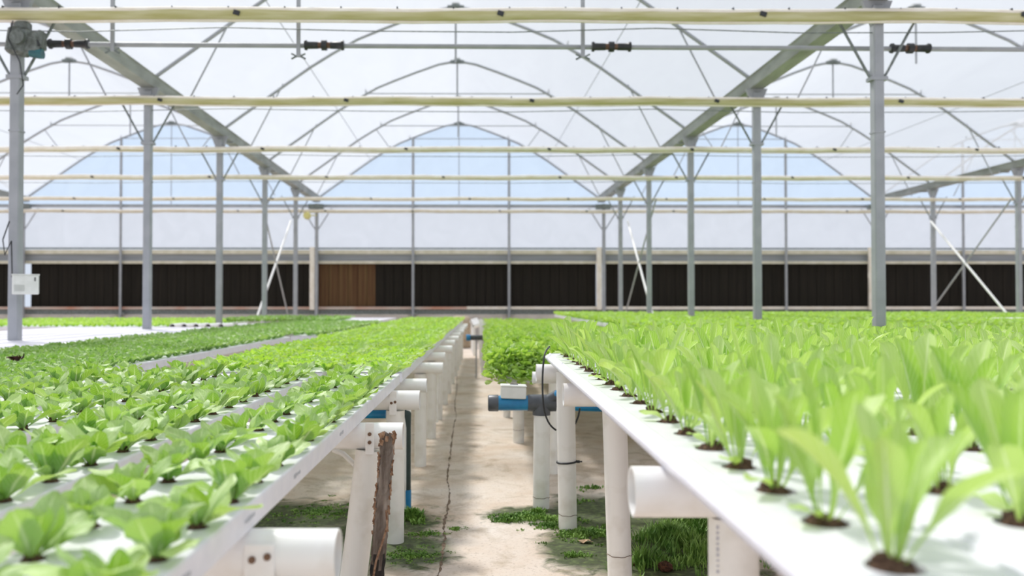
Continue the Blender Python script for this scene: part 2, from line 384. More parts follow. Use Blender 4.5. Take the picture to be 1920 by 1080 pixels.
# purlins: thin wires down the roof slopes
mb = None
for i in range(1, 4):
    x0, x1 = GX[i], GX[i+1]; c, h = (x0+x1)/2, (x1-x0)/2
    for u in (-.62, .62):
        X = c+u*h; z = arch_z(x0, x1, X)
        mb = MB(); mb.tube([(X, 9.5, z-.04), (X, WY-.1, z-.04)], .008, 5)
        side = 'left' if u < 0 else 'right'; pos = 'low' if abs(u) > .5 else 'high'
        tag(mb.build('purlin_wire', M['steel'], None, (X, 9.5, z)), f'thin roof wire running back {pos} on the {side} slope of the {bayname[i]}', 'wire', 'roof wires')

# columns
def column(X, y, k, i):
    c = empty('steel_column', (X, y, 0))
    mb = MB(); r = .055 if k < 3 else .05
    mb.box((X, y, GZ/2-.02), (.115, .115, GZ-.1), None, .012); 
    mb.build('post', M['steel'], c)
    mb = MB()
    mb.add([(X-.17, y-.03, GZ-.02), (X+.17, y-.03, GZ-.02), (X+.06, y-.03, GZ-.30), (X-.06, y-.03, GZ-.30),
            (X-.17, y+.03, GZ-.02), (X+.17, y+.03, GZ-.02), (X+.06, y+.03, GZ-.30), (X-.06, y+.03, GZ-.30)],
           [(0, 3, 2, 1), (4, 5, 6, 7), (0, 1, 5, 4), (1, 2, 6, 5), (2, 3, 7, 6), (3, 0, 4, 7)])
    mb.build('cap_bracket', M['steel'], c)
    for s in (-1, 1):
        mb = MB(); mb.tube([(X+s*.08, y, 3.82), (X+s*.42, y, 4.44)], .016, 8); mb.build('brace', M['steel_dark'], c)
    mb = MB(); mb.box((X, y, 3.80), (.19, .13, .04)); mb.box((X, y, 3.2), (.125, .125, .02)); mb.build('collar', M['steel'], c)
    side = {1: 'outermost left', 2: 'left', 3: 'right', 4: 'outermost right'}[i]
    tag(c, f'{rowname[k]} grey steel column in the {side} column row, braces near its top', 'column', 'grey steel columns')
    return c
for i, X in enumerate(GX):
    if i in (0, 5): continue
    for k, y in enumerate(CY):
        sx = VX+X*FPX/y
        if -30 < sx < 1950: column(X, y, k, i)
# cross bracing in the column rows
def xbrace(X, y0, y1, label, m1, m2, r1=.03, r2=.022):
    for (za, zb, m, w, r) in ((.95, 3.7, m1, 'rising towards the back', r1), (3.9, .95, m2, 'falling towards the back', r2)):
        mb = MB(); dx = .03 if m is m1 else -.03; ya, yb = y0+.1, y1-.1
        mb.tube([(X-dx*1.4, ya, za), (X+dx*1.4, yb, zb)], r, 8)
        tag(mb.build('brace_pole', m, None, (X, ya, min(za, zb))), f'{"pale" if m is m1 else "thin grey"} diagonal brace pole {w}, {label}', 'brace', 'diagonal brace poles')
xbrace(GX[2]-.16, CY[3], CY[4], 'between the rear left columns', M['pvc'], M['steel'])
xbrace(GX[3]+.16, CY[3], CY[4], 'between the rear right columns', M['pvc'], M['steel'])
xbrace(GX[4]-.16, CY[3], CY[4], 'at the far right columns', M['pvc'], M['steel'])
# wall posts
for px, lab in ((-25, 0), (232, 1), (775, 2), (954, 3), (1472, 4), (1805, 5)):
    X = (px-VX)*WY/FPX; 
    if px < 0: continue
    bi = max(q for q in range(5) if GX[q] < X); mb = MB(); mb.tube([(X, WY-.2, 0), (X, WY-.2, arch_z(GX[bi], GX[bi+1], X)-.05)], .045, 10)
    p = mb.build('wall_post', M['steel'], None, (X, WY-.2, 0))
    w = ['', 'in the left bay', 'left one of the centre bay', 'right one of the centre bay', 'in the right bay', 'near the right edge of view'][lab]
    tag(p, f'slim grey post against the back wall, {w}', 'post', 'slim back wall posts')
    mb = MB(); mb.box((X, WY-.2, 4.36), (.3, .1, .06)); mb.box((X, WY-.2, .92), (.34, .08, .05)); mb.build('post_bracket', M['steel_dark'], p)
for i, (X, w) in enumerate(((GX[2]+.0, 'left of the centre bay'), (GX[3]+.0, 'right of the centre bay'), (GX[4]-.15, 'far right'), (GX[1]+.02, 'far left'))):
    e = empty('bay_post', (X, WY-.3, 0))
    mb = MB(); mb.tube([(X+.05, WY-.3, 0), (X+.05, WY-.3, 4.6)], .06, 12); mb.build('steel_post', M['steel'], e)
    mb = MB(); mb.box((X-.10, WY-.24, 2.1), (.17, .10, 2.1), None, .01); mb.build('downpipe', M['rollwhite'], e)
    for s in (-1, 1):
        mb = MB(); mb.tube([(X+.05+s*.06, WY-.3, 3.75), (X+.05+s*.5, WY-.3, 4.45)], .02, 8); mb.build('brace', M['steel'], e)
    mb = MB(); mb.box((X+.03, WY-.3, 4.50), (.5, .16, .16)); mb.build('head_plate', M['steel_dark'], e)
    tag(e, f'grey corner post with white downpipe on the back wall, {w}', 'post', 'bay posts on the back wall')
mb = MB(); p0 = at(575, 404, 28.0); mb.tube([p0+Vector((0, -.1, 0)), p0+Vector((0, .1, 0))], [.1, .13], 14); mb.tube([p0, Vector((GX[2]+.05, WY-.36, p0.z+.05))], .02, 6)
tag(mb.build('round_float', M['yellow'], None, p0), 'small pale yellow round lamp on the left corner post of the back wall', 'lamp')

# rolled shade screens across the house at every column row
def shade_roll(k, y, z, r):
    x0 = max(GX[0], -(VX+40)*y/FPX-.5); x1 = min(GX[5], (1960-VX)*y/FPX+.5)
    n = int((x1-x0)/.45)+1
    pts = []; rs = []
    for j in range(n+1):
        X = x0+(x1-x0)*j/n; pts.append((X, y-.09, z+random.uniform(-.006, .006)-.008*math.sin(j*.7))); rs.append(r*random.uniform(.86, 1.1)*(1 if k < 2 else .72))
    mb = MB(); mb.tube(pts, rs, 12); o = ((x0+x1)/2, y-.09, z)
    e = mb.build('shade_roll', M['roll'], None, o)
    w = rowname[k]+' from the camera' if k else 'nearest and topmost'
    if k == 5: w = 'along the back wall'
    if k == 4: w = 'fifth from the camera'
    tag(e, f'yellowish rolled shade cloth across the whole house, {w}', 'shade roll', 'rolled shade cloths')
    mb = MB(); vs = []                       # pale top fold lying over the roll and thin hem hanging below
    mb.tube([(p[0], p[1]-r*(.1 if k < 2 else .3), p[2]+r*(.75 if k < 2 else .30)) for p in pts], r*(.62 if k < 2 else .84), 10); mb.tube([(p[0], p[1], p[2]-r*1.02) for p in pts], r*.3, 6)
    mb.build('pale_fold', M['rollwhite'], e)
    mb = MB(); c = 1.05 if k < 2 else 2.1; X = x0+.2; j = 0
    while X < x1 and k < 3:
        mb.box((X, y-.09, z+r*.9), (.012, r*1.2, r*1.1)); X += .62
    X = x0+.5
    while X < x1:
        q = MB(); q.box((X, y-.09-r*.8, z+r*.1), (.07, r*.9, r*.8), Matrix.Rotation(.3, 3, 'Y')); q.build('clip', M['black'], e); X += 2.9
    if mb.v: mb.build('hooks', M['black'], e)['kind'] = 'stuff'
    if k < 4:
        mb = MB(); mb.tube([(x0+(x1-x0)*j/8, y-.02, z-r*2.3-.03*math.sin(j*2.2)) for j in range(9)], .007, 5); mb.build('wire', M['steel_dark'], e)
for k, (y, z, r) in enumerate(zip(CY+[WY-.3], (4.475, 4.45, 4.40, 4.41, 4.35, 4.34), (.062, .056, .05, .05, .045, .05))): shade_roll(k, y, z, r)
# drive tube under the nearest roll
y = 9.75; z = 1.3+483*y/FPX
x0, x1 = -8.5, 8.5
mb = MB(); mb.tube([(x0, y, z+.02), (x1, y, z-.03)], .028, 12)
d = tag(mb.build('drive_tube', M['steel'], None, (0, y, z)), 'long grey drive tube with black couplings under the nearest shade roll', 'tube')
for px in (128, 607, 1148, 1714):
    X = (px-VX)*y/FPX; mb = MB(); zz = z-.0029*X
    mb.tube([(X-.225, y, zz), (X-.20, y, zz), (X-.19, y, zz), (X-.07, y, zz)], [.055, .058, .042, .04], 14)
    mb.tube([(X+.07, y, zz), (X+.19, y, zz), (X+.20, y, zz), (X+.225, y, zz)], [.04, .042, .058, .055], 14); mb.tube([(X-.03, y, zz), (X+.03, y, zz)], .06, 12)
    cpl = mb.build('coupling', M['black'], d)
    mb = MB(); mb.tube([(X-.08, y, zz), (X+.08, y, zz)], .036, 10); s_ = mb.build('coupling_shaft', M['copper'], None, (0, y, z)); s_.parent = cpl; s_.location = (0, 0, 0)
for px, foot, w in ((213, 98, 'leftmost of three'), (560, 108, 'left of centre'), (1093, 108, 'right of centre')):
    X = (px-VX)*y/FPX; zt = 5.6; zf = H-(foot-VY)*y/FPX
    mb = MB(); mb.box((X, y-.05, (zt+zf)/2), (.045, .03, zt-zf), None, .005)
    h_ = tag(mb.build('tube_hanger', M['steel'], None, (X, y, zf)), f'thin grey hanger rod holding up the drive tube, {w}', 'hanger', 'hanger rods')
    mb = MB(); mb.tube([(X-.08, y-.05, zf-.02), (X, y-.05, zf+.02), (X+.08, y-.05, zf-.02)], .012, 6); mb.tube([(X-.08, y-.05, zf+.04), (X-.02, y-.05, zf+.01)], .01, 6); mb.tube([(X+.08, y-.05, zf+.04), (X+.02, y-.05, zf+.01)], .01, 6)
    mb.build('foot_clip', M['steel_dark'], h_)
# gear motor at the left column
mo = empty('gear_motor', (-4.97, 9.35, 4.1))
mb = MB(); g0 = at(42, 78, 9.4)
mb.box(g0+Vector((.10, 0, -.02)), (.2, .16, .24), Matrix.Rotation(-.1, 3, 'Y'), .03); mb.box(g0+Vector((.2, 0.02, .02)), (.05, .14, .2), None, .01); mb.box(g0+Vector((-.03, 0, 0)), (.25, .18, .3), Matrix.Rotation(.15, 3, 'Y'), .03); mb.tube([g0+Vector((0, -.09, .02)), g0+Vector((0, -.14, .02))], .08, 14); mb.box(g0+Vector((.0, .0, .17)), (.16, .12, .1), None, .02)
mb.build('gear_housing', M['gear'], mo)
mb = MB(); mb.tube([g0+Vector((.1, -.02, -.12)), g0+Vector((.2, -.02, -.14)), g0+Vector((.23, -.02, -.14))], .055, 12); mb.build('motor_body', M['teal'], mo)
mb = MB(); mb.tube([g0+Vector((.1, -.05, .06)), g0+Vector((.17, -.05, .02)), g0+Vector((.2, -.05, -.06))], .018, 8); mb.tube([g0+Vector((-.06, -.1, .2)), g0+Vector((-.1, -.12, 0)), g0+Vector((.02, -.1, -.25)), g0+Vector((.05, -.08, -.5)), g0+Vector((-.02, -.08, -.6))], .007, 6)
mb.build('cable', M['black'], mo)
tag(mo, 'grey gear motor with teal end on top of the nearest left column', 'motor')
# white control box on the near left column
e = empty('control_box', at(50, 552, 9.3)); rot = Matrix.Rotation(R(28), 3, 'Z')
c = at(51, 534, 9.33); mb = MB(); mb.box(c, (.26, .17, .21), rot, .008); mb.build('case', M['boxwhite'], e)
mb = MB(); mb.box(c+rot @ Vector((0.0, 0, .108)), (.27, .18, .012), rot); mb.build('lid', M['boxwhite'], e)
mb = MB()
for j in range(5): mb.box(c+rot @ Vector((-.06, -.087, -.065+.014*j)), (.10, .004, .006), rot)
mb.build('vent', M['vent'], e)
mb = MB(); mb.box(c+rot @ Vector((.09, -.087, .06)), (.012, .006, .04), rot); mb.build('latch', M['black'], e)
tag(e, 'white control box mounted on the nearest left steel column', 'box')
mb = MB(); mb.tube([at(20, 415, 9.3), at(8, 450, 9.3), at(12, 478, 9.3), at(24, 452, 9.3), at(26, 520, 9.4)], .008, 6); mb.build('cable', M['black'], e)

# ------------------------------------------------------------------ growing channels
def hole_cell(mb, u0, u1, v0, v1, cu, cv, r, z, n=24):
    ring = []; out = []
    for j in range(n):
        a = 2*math.pi*(j+.5)/n; c, s = math.cos(a), math.sin(a); ring.append((cu+r*c, cv+r*s))
        t = min(((u1-cu)/c if c > 0 else (u0-cu)/c) if abs(c) > 1e-6 else 9, ((v1-cv)/s if s > 0 else (v0-cv)/s) if abs(s) > 1e-6 else 9)
        out.append([cu+t*c, cv+t*s])
    for (x, y) in ((u0, v0), (u0, v1), (u1, v0), (u1, v1)):
        j = min(range(n), key=lambda q: (out[q][0]-x)**2+(out[q][1]-y)**2); out[j] = [x, y]
    vs = [bw(a, b, z) for a, b in ring]+[bw(a, b, z) for a, b in out]+[bw(a, b, z-.022) for a, b in ring]
    mb.add(vs, [(j, n+j, n+(j+1) % n, (j+1) % n) for j in range(n)]+[(j, (j+1) % n, 2*n+(j+1) % n, 2*n+j) for j in range(n)])
def channel(u0, u1, v0, v1, zt, hg, rows, holes, r, name, label, group, lip=False):
    o = bw((u0+u1)/2, v0, zt-hg)
    mb = MB()                                       # tray body: sides, floor, ends
    if lip: sp = [(u0, zt-.014), (u0-.003, zt-.018), (u0-.003, zt-.026), (u0+.012, zt-.031), (u0+.012, zt-hg), (u1-.012, zt-hg), (u1-.012, zt-.031), (u1+.003, zt-.026), (u1+.003, zt-.018), (u1, zt-.014)]
    else: sp = [(u0+.004, zt-.003), (u0, zt-.007), (u0, zt-hg+.004), (u0+.004, zt-hg), (u1-.004, zt-hg), (u1, zt-hg+.004), (u1, zt-.007), (u1-.004, zt-.003)]
    n = len(sp); vs = [bw(a, v, b) for v in (v0, v1) for a, b in sp]
    mb.add(vs, [(j, j+1, n+j+1, n+j) for j in range(n-1)]+[tuple(range(n)), tuple(range(2*n-1, n-1, -1))])
    t = mb.build('growing_channel' if not name else name, M['tray'], None, o)
    mb = MB(); e0 = .032 if lip else .004
    if holes and rows:
        cuts = [u0+e0]+[(a+b)/2 for a, b in zip(rows, rows[1:])]+[u1-e0]
        p = holes[1]-holes[0]; va = holes[0]-p/2; vb = holes[-1]+p/2
        for i, ru in enumerate(rows):
            for hv in holes: hole_cell(mb, cuts[i], cuts[i+1], hv-p/2, hv+p/2, ru, hv, r, zt)
        for a, b in ((v0, va), (vb, v1)):
            if b > a+.001: mb.add([bw(u0+e0, a, zt), bw(u1-e0, a, zt), bw(u1-e0, b, zt), bw(u0+e0, b, zt)], [(0, 1, 2, 3)])
    else: mb.add([bw(u0+e0, v0, zt), bw(u1-e0, v0, zt), bw(u1-e0, v1, zt), bw(u0+e0, v1, zt)], [(0, 1, 2, 3)])
    for s, ue in ((1, u0), (-1, u1)):                # rolled rim joining lid and side
        if lip:
            pr = [(ue+s*.032, zt), (ue+s*.030, zt+.0035), (ue+s*.024, zt+.0035), (ue+s*.021, zt-.004), (ue+s*.012, zt-.005), (ue+s*.008, zt-.010), (ue, zt-.014)]
        else: pr = [(ue+s*.004, zt), (ue+s*.001, zt-.002), (ue, zt-.007)]
        n = len(pr); vs = [bw(a, v, b) for v in (v0, v1) for a, b in pr]
        mb.add(vs, [(j, j+1, n+j+1, n+j) for j in range(n-1)], True)
    mb.build('lid', M['tray'], t)
    tag(t, label, 'growing channel', group)
    return t
ZL = H-.419; ZR = H-.306
VH1 = [.80+.2*k for k in range(22)]
VH_L = [.79+.2*k for k in range(21)]
slabU = [(-.487, -.787), (-.967, -1.267), (-1.467, -1.767), (-1.967, -2.267)]
for i, (a, b) in enumerate(slabU):
    t = channel(b, a, .7, 4.98, ZL, .06, [b+.052, a-.045], VH_L, .021, None,
            f'white growing channel of the near left bench, {["along the aisle", "second from the aisle", "third from the aisle", "farthest from the aisle"][i]}', 'channels of the near left bench')
    if i == 0:
        mb = MB()
        for v in (1.35, 1.75, 2.2, 2.9):
            mb = MB()
            for q in range(5): mb.box(bw(a+.0008, v+q*.016, ZL-.03), (.001, .010, random.uniform(.006, .013)), Matrix.Rotation(-TH, 3, 'Z'))
            mb.build('printed_mark', M['mark'], t)
NR = 12; PR = .268
R1rows = [.476+PR*k for k in range(NR)]
for k, ru in enumerate(R1rows):
    a = ru-.104; b = ru+.150
    w = 'along the aisle' if k == 0 else f'{ORD[k]} from the aisle'
    channel(a, b, .55, 5.12, ZR, .045, [ru], VH1, .033, None, f'white growing channel of the near right bench, {w}', 'channels of the near right bench', True)
def plain_bench(us, v0, v1, zt, label, group, hg=.06):
    proto = None
    for (a, b) in us:
        p = [bw((a+b)/2, v, zt) for v in (v0, (v0+v1)/2, v1)]
        if not any(inview(q, 40, .3) for q in p): continue
        channel(a, b, v0, v1, zt, hg, None, None, 0, None, label, group)
plain_bench([(b, a) for a, b in slabU[:3]], 5.12, 20.5, ZL, 'white channel under the bright lettuce left of the aisle', 'channels under the bright lettuce left of the aisle')
plain_bench([(-2.36-.5*k-.30, -2.36-.5*k) for k in range(3)], 3.4, 10.4, ZL, 'white channel under the near dark green greens', 'channels under the dark greens')
plain_bench([(-2.06-.5*k-.36, -2.06-.5*k) for k in range(4)], 10.7, 17.0, ZL, 'white channel under the farther dark green greens', 'channels under the farther dark greens')
plain_bench([(-2.40-.36*k-.32, -2.40-.36*k) for k in range(4)], 17.3, 23.5, ZL, 'empty white channel behind the dark green bench', 'empty channels behind the dark greens')
plain_bench([(-4.1-.44*k-.35, -4.1-.44*k) for k in range(7)], 7.0, 14.4, ZL, 'empty white channel beyond the dark green bench at left', 'empty channels at far left')
plain_bench([(-5.4-.5*k-.4, -5.4-.5*k) for k in range(11)], 15.2, 21.0, ZL-.02, 'white channel under the far left bright lettuce', 'channels under the far left lettuce')
ZR2 = H-.50
plain_bench([(.10, .40)], 5.95, 20.5, ZR2, 'white channel right of the aisle under the foremost curly lettuce', None)
plain_bench([(.58, .88), (1.06, 1.36), (1.50, 1.78)], 6.4, 20.5, ZR2, 'white channel under the curly lettuce right of the aisle', 'channels under the curly lettuce')
ZR3 = H-.34
plain_bench([(2.0+.5*k+(k//4)*.35, 2.34+.5*k+(k//4)*.35) for k in range(20)], 7.0, 24.0, ZR3, 'white channel under the bright lettuce on the right', 'channels under the right hand lettuce')
pe = at(1885, 599, 14.0); mb = MB(); mb.tube([pe+Vector((-.35, 0, 0)), pe+Vector((.9, 0, .0))], .03, 12)
mb.tube([pe+Vector((-.2, 0, 0)), Vector((pe.x-.2, pe.y, ZR3))], .02, 8)
tag(mb.build('water_pipe', M['pvc'], None, pe), 'short white pipe above the lettuce at the right edge', 'pipe')

# ------------------------------------------------------------------ pipes and legs
def cross_pipe(u0, u1, v, h, r, label, group='cross pipes of the near benches'):
    mb = MB(); mb.pipe(bw(u0, v, H-h), bw(u1, v, H-h), r, .006)
    return tag(mb.build('cross_pipe', M['pvc'], None, bw(u0, v, H-h)), label, 'pipe', group)
def leg(top, bot, r, label, mat='pvc_old', strap=None, joint=None, group='support legs'):
    top, bot = Vector(top), Vector(bot)
    mb = MB(); mb.tube([bot, top], r, 24)
    L_ = mb.build('support_leg', M[mat], None, bot); tag(L_, label, 'leg', group)
    if joint:
        t = (joint-bot.z)/(top.z-bot.z); c = bot.lerp(top, t)
        mb = MB(); n = 24; pts = [c+Vector((math.cos(2*math.pi*j/n)*(r+.0006), math.sin(2*math.pi*j/n)*(r+.0006), .004*math.sin(j*1.3)*math.sin(j*.37))) for j in range(n+1)]
        mb.tube(pts, .0016, 5); mb.build('joint_line', M['crack'], L_)
    if strap:
        (c, w, hgt, screws) = strap; c = Vector(c); mb = MB(); mb.box(c, (w, .005, hgt), None, .002); s_ = mb.build('strap', M['pvc'], L_)
        for dx, dz in screws:
            mb = MB(); p = c+Vector((dx, -.003, dz)); mb.tube([p, p+Vector((0, -.004, 0))], .0075, 12); mb.tube([p+Vector((0, -.004, 0)), p+Vector((0, -.006, 0))], .003, 6)
            q = mb.build('screw', M['screw'], None, Vector(L_['_o'])); q.parent = s_; q.location = (0, 0, 0)
    return L_
# left bench
hp = .531; rp = .054
cross_pipe(-2.3, -.305, 1.80, hp, rp, 'big white cross pipe sticking out nearest the camera at left')
cross_pipe(-2.3, -.318, 3.40, hp, rp*.98, 'white cross pipe left of the aisle above the splayed leg')
cross_pipe(-2.3, -.344, 4.64, hp, rp*.98, 'white cross pipe at the rear end of the near left bench')
p = bw(-.385, 1.80)
leg((p.x, 1.80, H-hp-rp-.002), (p.x-.03, 1.80, 0), .05, 'white support leg hidden mostly below the nearest left cross pipe', strap=((at(485, 1045, 1.735).x, p.y-rp-.001, H-hp-.005), .062, .085, ((-.014, .012), (.017, .018))))
leg((at(693, 840, 3.40).x, 3.40, H-hp-rp-.002), (at(654, 840, 3.40).x, 3.36, 0), .053, 'splayed white leg beside the rotten wooden post', strap=((at(694, 818, 3.34).x, 3.338, H-hp+.0), .034, .125, ((0, .018), (0, -.014))))
leg((at(742, 840, 4.66).x, 4.66, H-hp-rp-.002), (at(741, 840, 4.66).x, 4.66, 0), .050, 'white leg under the rear end of the near left bench', strap=((at(737, 760, 4.6).x, 4.602, H-hp-.01), .04, .13, ((-.008, 0), (.012, .006))))
leg((at(738, 900, 4.9).x, 4.9, .6), (at(738, 900, 4.9).x-.03, 4.86, 0), .02, 'thin greyish stake behind the wooden post')
# slanted small pipe
mb = MB(); mb.tube([at(625, 842, 3.6), at(645, 850, 3.6), at(668, 872, 3.45)], .011, 10)
tag(mb.build('slanted_pipe', M['pvc_old'], None, at(668, 872, 3.45)), 'thin slanted pipe under the left bench running to the splayed leg', 'pipe')
# rotten post
pz = 3.22; t0, t1 = at(728, 813, pz), at(706, 1100, pz); t1 = t0+(t1-t0)*((t0.z)/(t0.z-t1.z))
e = empty('wooden_post', t1)
mb = MB(); n = 14; ln = 40; vs = []
for i in range(ln+1):
    c = t1.lerp(t0, i/ln)
    for j in range(n):
        w = 2*math.pi*j/n; sq = 1/max(abs(math.cos(w)), abs(math.sin(w))); sq = sq*.82 if sq > 1.25 else sq
        rr = .026*sq*(1+.10*math.sin(i*1.9+j*2.1)+.07*random.uniform(-1, 1))
        vs.append(c+Vector((math.cos(w)*rr, math.sin(w)*rr, random.uniform(-.012, .012) if i == ln else 0)))
mb.add(vs, [(i*n+j, i*n+(j+1) % n, (i+1)*n+(j+1) % n, (i+1)*n+j) for i in range(ln) for j in range(n)]+[tuple(range(ln*n, ln*n+n))])
tim = mb.build('timber', M['wood'], e); tim.data.materials.append(M['wetwood'])
for pl in tim.data.polygons:
    if pl.center.z < .335+.03*math.sin(pl.center.x*180+pl.center.y*70): pl.material_index = 1
mb = MB()
for q in range(44):
    f = .5+.5*random.random(); c = t1.lerp(t0, f); s = random.choice((-1, 1))
    mb.box(c+Vector((s*.026+random.uniform(-.003, .003), -.018+random.uniform(-.008, .01), 0)), (.006, .006, random.uniform(.01, .03)), Matrix.Rotation(random.uniform(-.4, .4), 3, 'Y'))
for q in range(16): mb.box(t0+Vector((random.uniform(-.026, .028), random.uniform(-.028, .01), random.uniform(-.03, .012))), (.012, .007, .02), Matrix.Rotation(random.uniform(-.6, .6), 3, 'Y'))
mb.build('flaking_bark', M['bark'], e)['kind'] = 'stuff'
mb = MB(); mb.tube([at(725, 955, 3.18), at(727, 985, 3.18), at(716, 1020, 3.18), at(706, 1050, 3.17), at(700, 1085, 3.17)], .004, 6); mb.build('root_strand', M['bark'], e)
tag(e, 'weathered rotten wooden post with flaking top beside the left bench', 'post')
# blue and dark green water pipes at left
mb = MB(); mb.tube([at(640, 776, 4.75), at(724, 776, 4.75)], .022*1.05, 16)
tag(mb.build('water_pipe', M['blue'], None, at(640, 776, 4.75)), 'short length of blue pipe under the rear of the near left bench', 'pipe')
e = empty('drain_pipe', (at(764, 955, 5.36).x, 5.36, 0)); X = at(764, 955, 5.36).x
mb = MB(); mb.tube([(X-.2, 5.40, .645), (X-.07, 5.38, .645), (X-.03, 5.36, .635), (X-.004, 5.36, .60), (X, 5.36, .52), (X, 5.36, .12)], [.028, .028, .03, .03, .023, .023], 16); mb.build('upright_pipe', M['green_pipe'], e)
mb = MB(); mb.tube([(X, 5.36, 0), (X, 5.36, .12), (X, 5.36, .13)], [.025, .026, .025], 16); mb.build('blue_socket', M['blue'], e)
tag(e, 'dark green upright drain pipe with blue foot behind the left legs', 'pipe')
# pipes and legs under the bright lettuce, left of the aisle
for k, (v, ue) in enumerate(((5.37, -.355), (6.8, -.32), (8.2, -.365), (9.5, -.345), (10.9, -.36), (12.2, -.35), (13.6, -.36), (15.0, -.34), (16.4, -.36), (17.8, -.35), (19.2, -.35))):
    cross_pipe(-1.82, ue, v, .523, .044, f'white cross pipe end beside the aisle under the bright lettuce, {ORD[k]} from the front', 'cross pipes under the bright lettuce')
    p = bw(-.50, v)
    leg((p.x, p.y, H-.523-.046), (p.x, p.y, 0), .047, f'white leg under the bright lettuce bench beside the aisle, {ORD[k]} from the front', group='legs under the bright lettuce bench')
    if k == 1: 
        mb = MB(); p = bw(-.37, v+.05); mb.tube([(p.x, p.y, .34), (p.x, p.y, H-.56)], .010, 8); mb.tube([(p.x-.03, p.y, H-.56), (p.x+.02, p.y, H-.56)], .018, 8)
        tag(mb.build('drip_tube', M['pvc_old'], None, (p.x, p.y, .34)), 'thin pale drain tube hanging under an aisle pipe at left', 'tube')
# pipes poking from the dark green bench
for k, (u, v) in enumerate(((-2.46, 4.6), (-2.46, 6.0), (-2.46, 7.4), (-2.46, 8.8), (-2.46, 10.1), (-2.14, 10.9), (-2.14, 12.4), (-2.14, 13.9), (-2.14, 15.4), (-2.14, 16.8))):
    p = bw(u, v); leg((p.x, p.y, H-.523-.045), (p.x, p.y, 0), .045, 'white leg under the dark green bench at left', group='legs under the dark green bench')
for k, v in enumerate((4.6, 6.0, 7.4, 8.8, 10.1)): cross_pipe(-3.9, -2.31, v, .523, .042, f'white pipe end under the near dark green bench, {ORD[k]} from the front', 'pipes under the dark greens')
for k, v in enumerate((10.9, 12.4, 13.9, 15.4, 16.8, 18.3, 19.8)): cross_pipe(-3.9, -1.98, v, .525, .042, f'white pipe end between the lettuce beds at left, {ORD[k]} of the far run', 'far pipes between the left beds')
for k, v in enumerate([17.5+.0*j for j in range(1)]):
    pass
for k, px in enumerate((330, 352, 374, 396, 420, 448, 474)):
    p = at(px, 612, 14.9); mb = MB(); mb.pipe(p+Vector((0, .5, 0)), p+Vector((0, -.15, 0)), .055, .008, 14)
    mb.tube([p+Vector((0, .2, -.055)), Vector((p.x, p.y+.2, 0))], .03, 8)
    tag(mb.build('channel_end', M['pvc'], None, p), f'round white pipe end before the far green bed, {ORD[k]} from the left', 'pipe end', 'round pipe ends in the far left')
# right bench
cross_pipe(.318, 3.6, 1.84, .405, .0535, 'big open white cross pipe under the near right bench')
cross_pipe(.372, 3.6, 3.98, .43, .054, 'white cross pipe behind the cable on the right bench')
cross_pipe(.318, 3.6, 5.14, .425, .054, 'white cross pipe at the rear end of the near right bench')
cross_pipe(.33, 1.7, 5.75, .505, .04, 'white cross pipe under the curly lettuce front')
def near_leg(xt, xb, yb, Z, htop, r, label, joint=None):
    tx = at(xt, 700, Z).x; bx = at(xb, yb, Z).x
    return leg((tx, Z, H-htop), (bx, Z, 0), r, label, joint=joint)
near_leg(1374, 1374, 1300, 1.84, .405+.056, .0525, 'thick white leg nearest the camera under the right bench')
mb = MB(); xx = at(1344, 1000, 1.79).x
for q in range(9): mb.box((xx, 1.7885-.0, .83-q*.0115), (.006, .001, random.uniform(.004, .009)))
L_ = [o for o in COL.objects if o.get('label') == 'thick white leg nearest the camera under the right bench'][0]
mb.build('printed_mark', M['mark'], L_)
near_leg(1150, 1162, 1150, 3.85, .354, .0545, 'tall white leg with a joint line, foremost beside the aisle at right', .17)
near_leg(1060, 1064, 993, 4.92, .40, .053, 'white leg with a black cable tie around it', .085)
near_leg(1016, 1014, 955, 5.42, .665, .052, 'white leg carrying the dark grey pipe tee', .07)
near_leg(1037, 1037, 887, 6.5, .6, .035, 'thin white leg half hidden behind the cable tie leg')
# cable tie
c = at(1062, 865, 4.92); mb = MB(); n = 20
mb.tube([c+Vector((math.cos(2*math.pi*j/n)*.056, math.sin(2*math.pi*j/n)*.056, .004*math.cos(2*math.pi*j/n))) for j in range(n+1)], .0055, 6); mb.box(c+Vector((.062, -.03, .006)), (.018, .012, .014)); mb.tube([c+Vector((.065, -.03, .006)), c+Vector((.085, -.03, .006))], .004, 6)
tag(mb.build('cable_tie', M['black'], None, c), 'black cable tie round the white leg', 'cable tie')
# black hose loop
pts = [(1030, 650, 5.05), (1022, 662, 4.95), (1018, 690, 4.9), (1017, 725, 4.86), (1019, 760, 4.85), (1024, 782, 4.85), (1032, 797, 4.86), (1042, 806, 4.88)]
def smooth_path(ps, m=6):
    ps = [Vector(p) for p in ps]; out = []
    for i in range(len(ps)-1):
        a, b, c, d = ps[max(i-1, 0)], ps[i], ps[i+1], ps[min(i+2, len(ps)-1)]
        for j in range(m):
            t = j/m; out.append(.5*((2*b)+(c-a)*t+(2*a-5*b+4*c-d)*t*t+(3*b-a-3*c+d)*t**3))
    return out+[ps[-1]]
mb = MB(); mb.tube(smooth_path([at(*p) for p in pts]), .0055, 8); mb.tube(smooth_path([at(1087, 765, 5.0), at(1084, 780, 5.0), at(1078, 795, 5.0)]), .0055, 8)
tag(mb.build('black_hose', M['black'], None, at(1042, 806, 4.88)), 'thin black hose looping down from the right bench end', 'hose')
